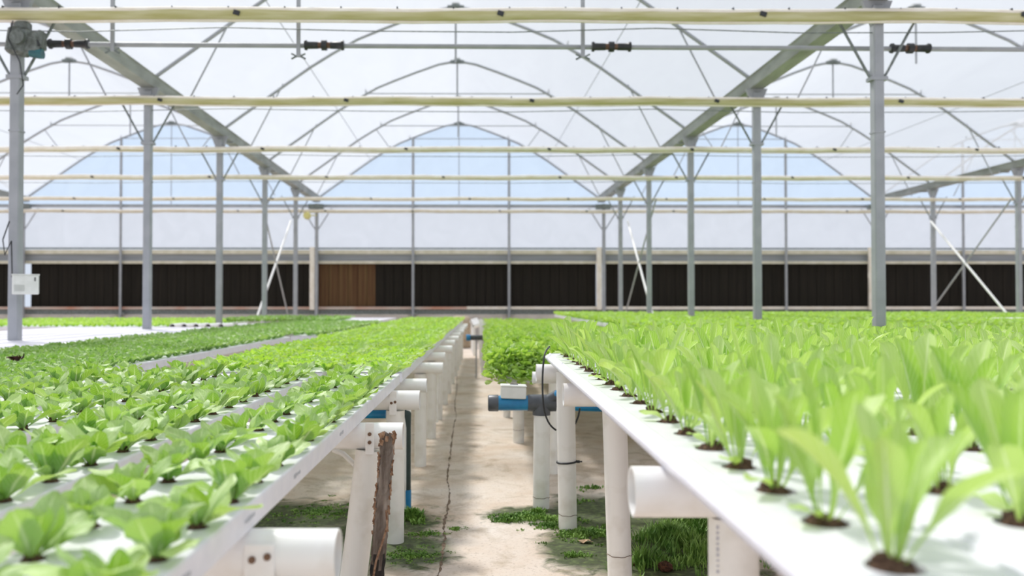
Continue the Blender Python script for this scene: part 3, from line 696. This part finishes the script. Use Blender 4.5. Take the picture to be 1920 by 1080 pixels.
# blue drain line with white box
e = empty('drain_line', at(980, 772, 5.42)); Z = 5.42; zc = H-.638
def X_(px): return at(px, 0, Z).x
mb = MB(); mb.tube([(X_(930), Z, zc), (X_(995), Z, zc)], .048, 24); mb.build('blue_pipe', M['blue'], e)
mb = MB(); mb.tube([(X_(1045), Z, zc-.02), (X_(1130), Z, zc-.03)], .026, 20); mb.build('blue_pipe', M['blue'], e)
mb = MB(); mb.tube([(X_(915), Z, zc), (X_(917), Z, zc), (X_(934), Z, zc)], [.046, .052, .053], 24); mb.build('end_cap', M['greyfit'], e)
mb = MB(); mb.tube([(X_(989), Z, zc), (X_(1003), Z, zc), (X_(1042), Z, zc)], [.053, .055, .053], 24); mb.tube([(X_(1015), Z, zc), (X_(1015), Z, zc-.075)], .056, 20); mb.tube([(X_(1022), Z, zc), (X_(1046), Z-.03, zc+.055)], [.04, .036], 16); mb.build('tee_fitting', M['greyfit'], e)
mb = MB(); mb.tube([(X_(1036), Z-.02, zc+.035), (X_(1052), Z-.05, zc+.075)], .030, 16); mb.build('side_inlet', M['blue'], e)
tag(e, 'blue drain pipe with dark grey cap and tee right of the aisle', 'pipe')
e = empty('junction_box', (X_(962), Z, zc+.046)); c = Vector((X_(962), Z-.01, zc+.070)); rot = Matrix.Rotation(R(2), 3, 'Y')
mb = MB(); mb.box(c, (.158, .10, .075), rot, .005); mb.build('case', M['boxwhite'], e)
mb = MB(); mb.box(c+rot @ Vector((0, 0, .042)), (.164, .106, .012), rot, .004); mb.build('lid', M['boxwhite'], e)
mb = MB(); mb.tube([c+Vector((-.02, .0, .049)), c+Vector((.0, .0, .051)), c+Vector((.03, .0, .049))], .004, 6); mb.build('lid_slot', M['greyfit'], e)
tag(e, 'small white box sitting on the blue pipe below the curly lettuce', 'box')
# legs under the curly lettuce
for (px, yb, w_, lab) in ((972, 829, 21, 'white leg under the curly lettuce, right behind the blue pipe'), (950, 782, 14, 'short white leg behind the blue pipe cap'), (908, 706, 11.5, 'white leg beside the aisle halfway back at right')):
    Z = H*FPX/(yb-VY); r = w_/2*Z/FPX; X = (px-VX)*Z/FPX
    leg((X, Z, ZR2-.065), (X, Z, 0), r, lab, group='legs under the curly lettuce', joint=.12 if px == 972 else None)
e = empty('valve_pipe', at(895, 633, 14.6)); mb = MB(); mb.tube([at(880, 633, 14.6), at(908, 633, 14.9)], .045, 12); mb.build('pipe', M['greyfit'], e)
mb = MB(); mb.tube([at(874, 633, 14.6), at(882, 633, 14.6)], .055, 12); mb.build('end_cap', M['blue'], e)
mb = MB(); mb.tube([at(893, 636, 14.7), Vector((at(893, 636, 14.7).x, 14.7, 0))], .012, 8); mb.build('standpipe', M['steel'], e)
tag(e, 'small dark pipe with blue cap across the far aisle edge', 'pipe')
for k, (px, Z) in enumerate(((906, 15.6), (904, 17.4), (902, 19.4))):
    X = (px-VX)*Z/FPX; leg((X, Z, ZR2+.12), (X, Z, 0), .045, f'thin white post at the far right aisle edge, {ORD[k]} of three', group='far aisle posts')
for k, Z in enumerate((20.8, 21.9, 23.0)):
    p = at(889-2*k, 610-4*k, Z); mb = MB(); mb.pipe(p+Vector((-.03, 0, -.02)), p+Vector((.14, .1, .03)), .06, .008, 14); mb.tube([p+Vector((0, 0, -.05)), Vector((p.x, p.y, 0))], .03, 8)
    tag(mb.build('pipe_elbow', M['pvc'], None, p), f'white pipe elbow at the far end of the aisle, {ORD[k]} of three', 'pipe', 'far pipe elbows')
p = at(862, 630, 24.5); mb = MB(); zt = H-(592-VY)*24.5/FPX
prof = [(.30, 0), (.36, .1), (.37, .35), (.36, .6), (.33, zt-.12), (.24, zt-.03), (.1, zt)]
mb.tube([(p.x+.02, 24.5, max(z, 0)) for r, z in prof], [r for r, z in prof], 24)
tag(mb.build('barrel', M['barrel'], None, (p.x, 24.5, 0)), 'round beige barrel at the far end of the aisle', 'barrel')

# ------------------------------------------------------------------ plants
def sstep(a, b, x):
    t = min(1, max(0, (x-a)/(b-a))); return t*t*(3-2*t)
def width(kind, t):
    if kind == 'romaine':
        w = .13+.87*sstep(.16, .66, t); 
        if t > .84: w *= math.sqrt(max(0.0, 1-((t-.84)/.162)**2))
    elif kind == 'round':
        w = .15+.85*sstep(.12, .50, t)
        if t > .60: w *= math.sqrt(max(0.0, 1-((t-.60)/.405)**2))
    else:
        w = .22+.78*sstep(.05, .5, t)
        if t > .55: w *= math.sqrt(max(0.0, 1-((t-.55)/.455)**2))
    return w
class Leaves:
    def __init__(s): s.v = []; s.f = []; s.uv = []; s.t = []
    def leaf(s, base, az, L_, W, a0, a1, cup, kind, nu=6, nv=10, ruff=.0, twist=0.0, tint=.5, pw=1.3, fr=6):
        rad = Vector((math.cos(az), math.sin(az), 0)); side0 = Vector((-math.sin(az), math.cos(az), 0)); up = Vector((0, 0, 1))
        p = Vector(base); o = len(s.v); ph = random.uniform(0, 6.3); ph2 = random.uniform(0, 6.3)
        for i in range(nv+1):
            t = i/nv; th = a0+(a1-a0)*t**pw
            tan = rad*math.sin(th)+up*math.cos(th)
            nrm = up*math.sin(th)-rad*math.cos(th)           # upper side faces in and up
            tw = twist*t; side = side0*math.cos(tw)+nrm*math.sin(tw); nn = nrm*math.cos(tw)-side0*math.sin(tw)
            w = max(W*.5*width(kind, t), W*.01)
            for j in range(nu+1):
                q = 2*j/nu-1
                rf = ruff*W*abs(q)**1.5*math.sin(fr*t*2+ph+(1.5 if q < 0 else 0)+q)*min(1, t*3)
                drop = cup*w*(q*q)*(1-.3*t)
                pil = .035*W*math.sin(q*5+ph2)*math.sin(t*11+ph)*(1 if t > .2 else 0)
                s.v.append(p+side*(w*q*(1-.12*abs(cup)*abs(q)))+nn*(drop+rf+pil)); s.uv.append((j/nu, t))
            p = p+tan*(L_/nv)
        for i in range(nv):
            for j in range(nu):
                a = o+i*(nu+1)+j; s.f.append((a, a+1, a+nu+2, a+nu+1)); s.t.append(tint)
    def mesh(s, name, mat, scale=1.0):
        me = bpy.data.meshes.new(name); me.from_pydata([tuple(p*scale) for p in s.v], [], s.f)
        uvl = me.uv_layers.new(name='UVMap'); lv = np.empty(len(me.loops), dtype=np.int32); me.loops.foreach_get('vertex_index', lv)
        uvl.data.foreach_set('uv', np.array(s.uv, dtype=np.float32)[lv].ravel())
        at_ = me.attributes.new('tint', 'FLOAT', 'FACE'); at_.data.foreach_set('value', np.array(s.t, dtype=np.float32))
        me.polygons.foreach_set('use_smooth', [True]*len(me.polygons)); me.materials.append(mat); me.update(); return me
U = random.uniform
def romaine_var(hi=True):
    lv = Leaves(); n = random.randint(7, 9); g = 2.4; a = U(0, 6.3)
    for i in range(n):
        f = i/(n-1)                                   # 0 inner, 1 outer
        a += g+U(-.25, .25); L_ = (.100+.068*math.sin(math.pi*(.25+.6*f)))*U(.8, 1.15)
        lv.leaf((math.cos(a)*.006*(1+f), math.sin(a)*.006*(1+f), .0), a, L_, .042*U(.8, 1.25)*(.75+.35*f), .08+.42*f+U(-.08, .08), .1+.95*f+U(-.3, .5), U(.2, 1.1), "romaine", 6, 16, .06, U(-.5, .5), U(0, 1), 1.4)
    if random.random() < .6: lv.leaf((0, 0, 0), U(0, 6.3), U(.06, .085), .034, 1.05, 1.7, .2, 'round', 6, 8, .08, U(-.3, .3), U(0, .6))
    return lv
def round_var():
    lv = Leaves(); n = random.randint(9, 12); a = U(0, 6.3)
    for i in range(n):
        f = i/(n-1); a += 2.4+U(-.35, .35); L_ = (.060+.038*f)*U(.8, 1.15)
        lv.leaf((math.cos(a)*.005, math.sin(a)*.005, 0), a, L_, (.038+.012*f)*U(.85, 1.15), .15+.70*f+U(-.2, .2), .6+1.0*f+U(-.5, .5), U(-.5, .9), 'round', 6, 9, .07, U(-.5, .5), U(0, 1), 1.2)
    for i in range(3):
        lv.leaf((0, 0, 0), U(0, 6.3), U(.03, .045), .03, .2, .8, .5, 'round', 4, 5, .15, U(-.5, .5), U(.5, 1))
    return lv
def small_var(n=13, L0=.055, L1=.085, W0=.030, kind='b'):
    lv = Leaves(); a = U(0, 6.3)
    for i in range(n):
        f = i/(n-1); a += 2.4+U(-.3, .3)
        lv.leaf((math.cos(a)*.008, math.sin(a)*.008, 0), a, (L0+(L1-L0)*f)*U(.85, 1.2), W0*U(.9, 1.35), .2+.7*f+U(-.15, .15), .5+.9*f+U(-.2, .4), U(.1, .5), kind, 3, 4, .25, U(-.6, .6), U(0, 1), 1.2, 9)
    return lv
def frill_var():
    lv = Leaves(); a = U(0, 6.3)
    for i in range(84):
        f = (i+.5)/84; a += 2.4; th = math.acos(1-f*1.25) if f < .8 else U(1.3, 1.9); r0 = .068
        b = (math.cos(a)*math.sin(th)*r0, math.sin(a)*math.sin(th)*r0, .055+math.cos(th)*r0*1.0)
        lv.leaf(b, a+U(-.6, .6), U(.034, .048), U(.034, .046), th*.75+U(-.35, .25), th+U(0, 1.1), U(-.3, .8), 'f', 4, 4, .42, U(-.8, .8), U(0, 1), 1.0, 13)
    return lv
def soil_mesh(r, lump):
    mb = MB(); n = 14; vs = [(0, 0, .004)]
    for q, (rr, z) in enumerate(((r*.35, .006), (r*.7, .004), (r*.96, -.006), (r*.9, -.028))):
        for j in range(n): w = 2*math.pi*j/n; k = rr*(1+U(-.05, .03)); vs.append((k*math.cos(w), k*math.sin(w), z+U(-.003, .005)))
    fs = [(0, 1+j, 1+(j+1) % n) for j in range(n)]+[(1+q*n+j, 1+(q+1)*n+j, 1+(q+1)*n+(j+1) % n, 1+q*n+(j+1) % n) for q in range(3) for j in range(n)]
    mb.add(vs, fs)
    if lump:
        a = U(0, 6.3); c = Vector((math.cos(a)*r*.3, math.sin(a)*r*.3, .006)); m = 8
        for q, (rr, z) in enumerate(((.8, -.5), (1, .0), (.85, .6), (.4, 1.0))):
            pass
        pts = []
        for q, (rr, z) in enumerate(((.9, -.6), (1, .1), (.8, .75), (.3, 1.05))):
            for j in range(m): w = 2*math.pi*j/m; k = r*.5*rr*(1+U(-.2, .2)); pts.append(c+Vector((k*math.cos(w), k*math.sin(w), z*.010+U(-.002, .002))))
        mb.add(pts, [(q*m+j, q*m+(j+1) % m, (q+1)*m+(j+1) % m, (q+1)*m+j) for q in range(3) for j in range(m)]+[tuple(range(3*m, 4*m))])
    return mb
def proto(name, cat, lv, mat, soil_r=None, soil_lump=True, scale=1.0):
    """one plant: an Empty at its foot with its leaves and its soil plug, or one mesh where it is tiny"""
    me = lv.mesh(name+'_leaves', mat, scale)
    if soil_r is None: return me
    sm = soil_mesh(soil_r, soil_lump); m2 = bpy.data.meshes.new('soil_plug'); m2.from_pydata([tuple(p) for p in sm.v], [], sm.f); m2.materials.append(M['soil']); m2.update()
    return (me, m2)
def plant_with_parts(name, pr, loc, rz, sc, label, cat, group):
    e = bpy.data.objects.new(name, None); COL.objects.link(e); e.location = loc; e.rotation_euler = (U(-.13, .13), U(-.13, .13), rz); e.empty_display_size = .02
    l = bpy.data.objects.new('leaves', pr[0]); COL.objects.link(l); l.parent = e; l.scale = (sc, sc, sc*U(.92, 1.08))
    s = bpy.data.objects.new('soil_plug', pr[1]); COL.objects.link(s); s.parent = e; s.rotation_euler = (0, 0, U(0, 6.3))
    return tag(e, label, cat, group)
RV = [proto('romaine_lettuce', 'lettuce', romaine_var(), M['romaine'], .030, i % 2 == 0) for i in range(10)]
LV = [proto('round_leaf_lettuce', 'lettuce', round_var(), M['roundleaf'], .0195, i % 2 == 0) for i in range(10)]
def rows_of_plants(name, protos, rows, vs, zt, lab, group, sc0, sc1, m, jit=.003):
    for i, ru in enumerate(rows):
        k = 0
        for v in vs:
            p = bw(ru, v, zt)
            if not inview(p, m, .09) or p.y < .95: continue
            rw = 'row along the aisle' if i == 0 else f'{ORD[i]} row from the aisle'
            plant_with_parts(name, random.choice(protos), (p.x+U(-jit, jit), p.y+U(-jit, jit), zt), U(0, 6.3), U(sc0, sc1),
                             f'{lab}, {ORD[k]} from the camera in the {rw}', 'lettuce', group)
            k += 1
rows_of_plants('romaine_lettuce', RV, R1rows, VH1, ZR, 'upright romaine', 'romaine lettuces on the near right bench', 1.0, 1.26, 40)
Lrows = []
for a, b in slabU: Lrows += [a-.045, b+.052]
rows_of_plants('round_leaf_lettuce', LV, Lrows, VH_L, ZL, 'low round-leaved lettuce', 'round-leaved lettuces on the near left bench', 1.12, 1.42, 30)

def field(name, protos, spots, n_ind, label, slabel, group, cat='lettuce', sc0=.9, sc1=1.15, lowp=None):
    spots = [s for s in spots if inview(s, 30, .1)]
    spots.sort(key=lambda s: s[1])
    for s in spots[:n_ind]:
        o = bpy.data.objects.new(name, random.choice(protos)); COL.objects.link(o)
        o.location = s; o.rotation_euler = (0, 0, U(0, 6.3)); k = U(sc0, sc1); o.scale = (k, k, k*U(.9, 1.1)); tag(o, label, cat, group)
    rest = spots[n_ind:]
    if rest:
        lp = lowp or protos; data = []
        for me in lp:
            v = np.empty(len(me.vertices)*3); me.vertices.foreach_get('co', v); v = v.reshape(-1, 3)
            f = np.array([p.vertices[:] for p in me.polygons], dtype=np.int64)
            uv = np.empty(len(me.loops)*2); me.uv_layers[0].data.foreach_get('uv', uv)
            t = np.empty(len(me.polygons)); me.attributes['tint'].data.foreach_get('value', t); data.append((v, f, uv, t))
        V = []; F = []; UVs = []; T = []; off = 0
        for s in rest:
            v, f, uv, t = random.choice(data); a = U(0, 6.3); k = U(sc0, sc1); c, sn = math.cos(a)*k, math.sin(a)*k
            V.append(np.stack([v[:, 0]*c-v[:, 1]*sn+s[0], v[:, 0]*sn+v[:, 1]*c+s[1], v[:, 2]*k+s[2]], 1)); F.append(f+off); UVs.append(uv); T.append(np.clip(t*.8+U(0, .25), 0, 1)); off += len(v)
        V = np.concatenate(V).astype(np.float32); F = np.concatenate(F).astype(np.int32); UVs = np.concatenate(UVs).astype(np.float32); T = np.concatenate(T).astype(np.float32)
        me = bpy.data.meshes.new(name+'_field'); me.vertices.add(len(V)); me.vertices.foreach_set('co', V.ravel())
        me.loops.add(F.size); me.loops.foreach_set('vertex_index', F.ravel()); me.polygons.add(len(F))
        me.polygons.foreach_set('loop_start', np.arange(0, F.size, 4, dtype=np.int32)); me.update(calc_edges=True)
        ul = me.uv_layers.new(name='UVMap'); ul.data.foreach_set('uv', UVs); at_ = me.attributes.new('tint', 'FLOAT', 'FACE'); at_.data.foreach_set('value', T)
        me.polygons.foreach_set('use_smooth', [True]*len(me.polygons)); me.materials.append(protos[0].materials[0])
        o = bpy.data.objects.new(name+'_field', me); COL.objects.link(o); tag(o, slabel, cat, None, 'stuff')
def grid(us, v0, v1, dv, z, ju=.02, jv=.02):
    out = []; v = v0
    while v < v1:
        for u in us: out.append(tuple(bw(u+U(-ju, ju), v+U(-jv, jv), z)))
        v += dv
    return out
BR = [proto('bright_lettuce', '', small_var(15, .05, .088, .034), M['bright']) for _ in range(6)]
BRL = [proto('bright_low', '', small_var(8, .06, .09, .044), M['bright']) for _ in range(5)]
DK = [proto('dark_green_lettuce', '', small_var(14, .045, .075, .036, 'round'), M['darkleaf']) for _ in range(6)]
DKL = [proto('dark_low', '', small_var(8, .05, .08, .046, 'round'), M['darkleaf']) for _ in range(5)]
FR = [proto('curly_lettuce', '', frill_var(), M['frilly']) for _ in range(6)]
us = [-.52, -.66, -.80, -.96, -1.10, -1.24, -1.40, -1.54, -1.70]
field('bright_lettuce', BR, grid(us, 5.22, 20.4, .145, ZL), 300, 'small bright green lettuce in the dense bed left of the aisle', 'dense far part of the bright lettuce bed left of the aisle', 'bright lettuces left of the aisle', lowp=BRL, sc0=1.0, sc1=1.3)
us = [-2.42-.125*k for k in range(12)]; us2 = [-2.1-.14*k for k in range(13)]
field('dark_green_lettuce', DK, grid(us, 3.5, 10.3, .12, ZL)+grid(us2, 10.8, 16.9, .12, ZL), 300, 'small dark green leafy seedling in the bed at left', 'dense far part of the dark green bed at left', 'dark green seedlings at left', lowp=DKL, sc0=.95, sc1=1.25)
us = [.17, .33, .62, .78, .94, 1.10, 1.26, 1.42, 1.60, 1.74]
sp = grid([.15, .25, .35], 5.93, 6.0, .145, ZR2-.10, .01)+grid([.15, .25, .35], 5.98, 6.1, .145, ZR2-.02, .01)+grid([.15, .34], 6.05, 20.3, .145, ZR2, .01)+grid(us[2:], 6.5, 20.3, .145, ZR2)
field('curly_lettuce', FR, sp, 300, 'frilly curly green lettuce in the bed right of the aisle', 'dense far part of the curly lettuce bed right of the aisle', 'curly lettuces right of the aisle', lowp=[proto('c', '', small_var(14, .07, .13, .06, 'f'), M['frilly']) for _ in range(5)], sc0=1.15, sc1=1.4)
sp = []
for k in range(20):
    a = 2.0+.5*k+(k//4)*.35
    sp += grid([a+.04, a+.19, a+.34], 7.1, 23.9, .19, ZR3)
field('leafy_lettuce', BR, sp, 300, 'bright leafy lettuce in the beds behind the romaine on the right', 'wide far field of bright lettuce on the right', 'leafy lettuces behind the romaine', lowp=BRL, sc0=1.2, sc1=1.6)
sp = []
for k in range(11): sp += grid([-5.4-.5*k-.1, -5.4-.5*k-.3], 15.3, 20.9, .2, ZL-.02)
field('yellow_green_lettuce', BRL, sp, 0, '', 'far left bed of yellow-green lettuce near the back wall', '', sc0=1.0, sc1=1.3)
sp = grid([-3.2-.16*k for k in range(14)], 17.6, 20.5, .17, ZL+.02)
field('mid_green_lettuce', DKL, [s for s in sp], 0, '', 'far left bed of mid green lettuce behind the round pipe ends', '', sc0=1.3, sc1=1.7)
# the one red seedling
lv = small_var(9, .06, .09, .045, 'f'); me = lv.mesh('red_lettuce', M['red_leaf'])
o = bpy.data.objects.new('red_lettuce', me); COL.objects.link(o); p = at(37, 690, 5.5); o.location = (p.x, p.y, ZL); o.scale = (.9, .9, 1.25); tag(o, 'single dark red lettuce among the dark green seedlings at far left', 'lettuce')

# ------------------------------------------------------------------ weeds and litter on the floor
def gpt(x, y):
    Z = H*FPX/(y-VY); return Vector(((x-VX)*Z/FPX, Z, 0))
def weeds(name, spots, label, hmin, hmax, w=.004):
    mb = MB()
    for (x, y, rx, ry, n) in spots:
        c = gpt(x, y)
        for _ in range(n):
            if _ % 14 == 0: r_c = abs(random.gauss(0, .62)); a_c = U(0, 6.3); cc = c+Vector((math.cos(a_c)*rx*r_c*1.3, math.sin(a_c)*ry*r_c*1.3, 0)); r = min(1, r_c)
            b = cc+Vector((random.gauss(0, .014), random.gauss(0, .014), 0))
            h = U(hmin, hmax)*(1.2-.7*r); az = U(0, 6.3); ln = U(.1, .8)*h; d = Vector((math.cos(az), math.sin(az), 0)); s = Vector((-d.y, d.x, 0))*w*U(.6, 1.3)
            m_ = b+d*ln*.35+Vector((0, 0, h*.6)); t = b+d*ln+Vector((0, 0, h))
            mb.add([b-s*.5, b+s*.5, m_+s, m_-s, t], [(0, 1, 2, 3), (3, 2, 4)])
    return tag(mb.build(name, M['weed'], None, gpt(*spots[0][:2])), label, 'weeds', None, 'stuff')
weeds('grass', [(1255, 1015, .16, .22, 1500), (1300, 990, .12, .2, 900), (1210, 1060, .12, .14, 400), (1340, 1040, .2, .25, 900)], 'tuft of long green grass under the near right bench', .02, .11, .004)
weeds('clover', [(1300, 1050, .25, .1, 900), (1100, 1000, .16, .12, 1500), (1075, 1040, .06, .03, 200), (1150, 990, .05, .1, 250), (1030, 985, .08, .05, 400)], 'low green weeds round the legs of the right bench', .006, .024, .006)
weeds('weeds', [(985, 968, .16, .08, 1100), (1040, 975, .12, .08, 700), (1010, 960, .05, .05, 300), (950, 975, .08, .04, 250), (1105, 915, .1, .03, 160), (1080, 940, .08, .03, 100)], 'low green weeds at the foot of the tee leg', .006, .03, .006)
weeds('small_leafy_weed', [(772, 972, .06, .06, 500)], 'small bright weed plant beside the blue pipe foot', .02, .07, .010)
weeds('moss', [(770, 1040, .12, .10, 900), (800, 1000, .1, .06, 400), (850, 990, .05, .03, 120), (600, 960, .35, .25, 1500)], 'dark moss growing on the concrete at left', .003, .012, .006)
# crack along the path
cp = [(815, 1095), (826, 1060), (830, 1030), (834, 1005), (833, 980), (840, 950), (843, 920), (839, 895), (842, 868), (846, 840), (850, 800), (855, 780), (853, 755), (856, 735), (857, 710), (858, 690), (861, 665), (862, 650)]
mb = MB(); prev = None
path = smooth_path([gpt(*c) for c in cp], 8)
for i, p in enumerate(path):
    w = U(.001, .006)*(1.3 if i < 60 else 1.0); q = (Vector((p.x+U(-.007, .007)-w, p.y, .002)), Vector((p.x+U(-.007, .007)+w, p.y, .002)))
    if prev: mb.add([prev[0], prev[1], q[1], q[0]], [(0, 1, 2, 3)])
    prev = q
for br in ([(830, 1030), (815, 1048), (796, 1060), (780, 1066)], [(834, 1000), (848, 996), (860, 985)], [(855, 735), (862, 725), (866, 712)]):
    prev = None
    for p in smooth_path([gpt(*c) for c in br], 6):
        q = (Vector((p.x, p.y-.004, .002)), Vector((p.x+.002, p.y+U(0, .005), .002)))
        if prev: mb.add([prev[0], prev[1], q[1], q[0]], [(0, 1, 2, 3)])
        prev = q
c_ = mb.build('floor_crack', M['crack']); struct(c_)
# litter
mb = MB(); c = gpt(1098, 1016); n = 9
vs = [c+Vector((0, 0, .02))]+[c+Vector((math.cos(2*math.pi*j/n)*.042*U(.7, 1.2), math.sin(2*math.pi*j/n)*.03*U(.7, 1.2), U(.004, .022))) for j in range(n)]
mb.add(vs, [(0, 1+j, 1+(j+1) % n) for j in range(n)]); o = mb.build('dry_leaf', M['dryleaf'], None, c); so = o.modifiers.new('s', 'SOLIDIFY'); so.thickness = .003
tag(o, 'curled pale dry leaf lying on the moss by the tall leg', 'leaf')
lv = Leaves(); lv.leaf((0, 0, 0), 2.6, .05, .02, 1.3, 1.7, .3, 'romaine', 4, 6, .1, .4, .2); lv.leaf((.01, .01, 0), 1.2, .04, .016, 1.3, 1.7, .3, 'romaine', 4, 6, .1, .4, .2)
o = bpy.data.objects.new('fallen_leaf', lv.mesh('fallen_leaf', M['romaine'])); COL.objects.link(o); o.location = gpt(1224, 1064)+Vector((0, 0, .012)); tag(o, 'small fallen pale green leaf beside the brown root clod', 'leaf')
def clod(px, py, r, label):
    c = gpt(px, py)+Vector((0, 0, r*.5)); mb = MB(); m, k = 14, 8; vs = []
    for i in range(k+1):
        th = math.pi*i/k
        for j in range(m): w = 2*math.pi*j/m; rr = r*(1+U(-.16, .16)); vs.append(c+Vector((math.sin(th)*math.cos(w)*rr, math.sin(th)*math.sin(w)*rr, max(-r*.5, math.cos(th)*rr*.75))))
    mb.add(vs, [(i*m+j, i*m+(j+1) % m, (i+1)*m+(j+1) % m, (i+1)*m+j) for i in range(k) for j in range(m)]); 
    tag(mb.build('root_clod', M['clod'], None, c-Vector((0, 0, r*.5))), label, 'clod')
clod(1246, 1068, .036, 'brown root clod lying in the grass under the right bench'); clod(1187, 1058, .012, 'tiny brown soil crumb beside the tall right leg')

# ------------------------------------------------------------------ light
w = bpy.data.worlds.new('World'); scene.world = w; w.use_nodes = True; nt = w.node_tree; bg = nt.nodes['Background']
tc = nt.nodes.new('ShaderNodeTexCoord'); sp_ = nt.nodes.new('ShaderNodeSeparateXYZ'); cr = nt.nodes.new('ShaderNodeValToRGB')
nt.links.new(tc.outputs['Generated'], sp_.inputs[0]); nt.links.new(sp_.outputs[2], cr.inputs[0])
cr.color_ramp.elements[0].position = 0.0; cr.color_ramp.elements[0].color = (.72, .80, .93, 1)
cr.color_ramp.elements[1].position = .35; cr.color_ramp.elements[1].color = (.76, .80, .88, 1)
nt.links.new(cr.outputs[0], bg.inputs[0]); bg.inputs[1].default_value = 1.02
sun = bpy.data.lights.new('sun', 'SUN'); sun.energy = 5.0; sun.angle = R(6); sun.color = (1, .97, .92)
so_ = bpy.data.objects.new('sun', sun); COL.objects.link(so_); so_.rotation_euler = (R(-30), R(-22), 0)

# ------------------------------------------------------------------ camera
cam = bpy.data.cameras.new('camera'); cam.sensor_width = 36; cam.lens = 36*FPX/1920; cam.clip_start = .05; cam.clip_end = 200
yaw, pitch = R(.45), R(1.0)
cam.shift_x = (960-(VX+FPX*math.tan(yaw)))/1920; cam.shift_y = -((540-(VY-FPX*math.tan(pitch)))/1920)
cam.dof.use_dof = True; cam.dof.focus_distance = 3.7; cam.dof.aperture_fstop = 2.2
co = bpy.data.objects.new('camera', cam); COL.objects.link(co); co.location = (0, 0, H); co.rotation_euler = (R(90)+pitch, 0, -yaw); scene.camera = co
for o in scene.objects:
    if '_o' in o: del o['_o']
scene.view_settings.view_transform = 'Standard'; scene.view_settings.look = 'None'; scene.view_settings.exposure = -.08; scene.view_settings.gamma = 1
scene.view_settings.use_curve_mapping = False
scene.cycles.use_denoising = True; scene.cycles.max_bounces = 8; scene.cycles.diffuse_bounces = 4; scene.cycles.transparent_max_bounces = 12
scene.cycles.use_adaptive_sampling = True; scene.cycles.adaptive_threshold = .02; scene.cycles.caustics_reflective = False; scene.cycles.caustics_refractive = False
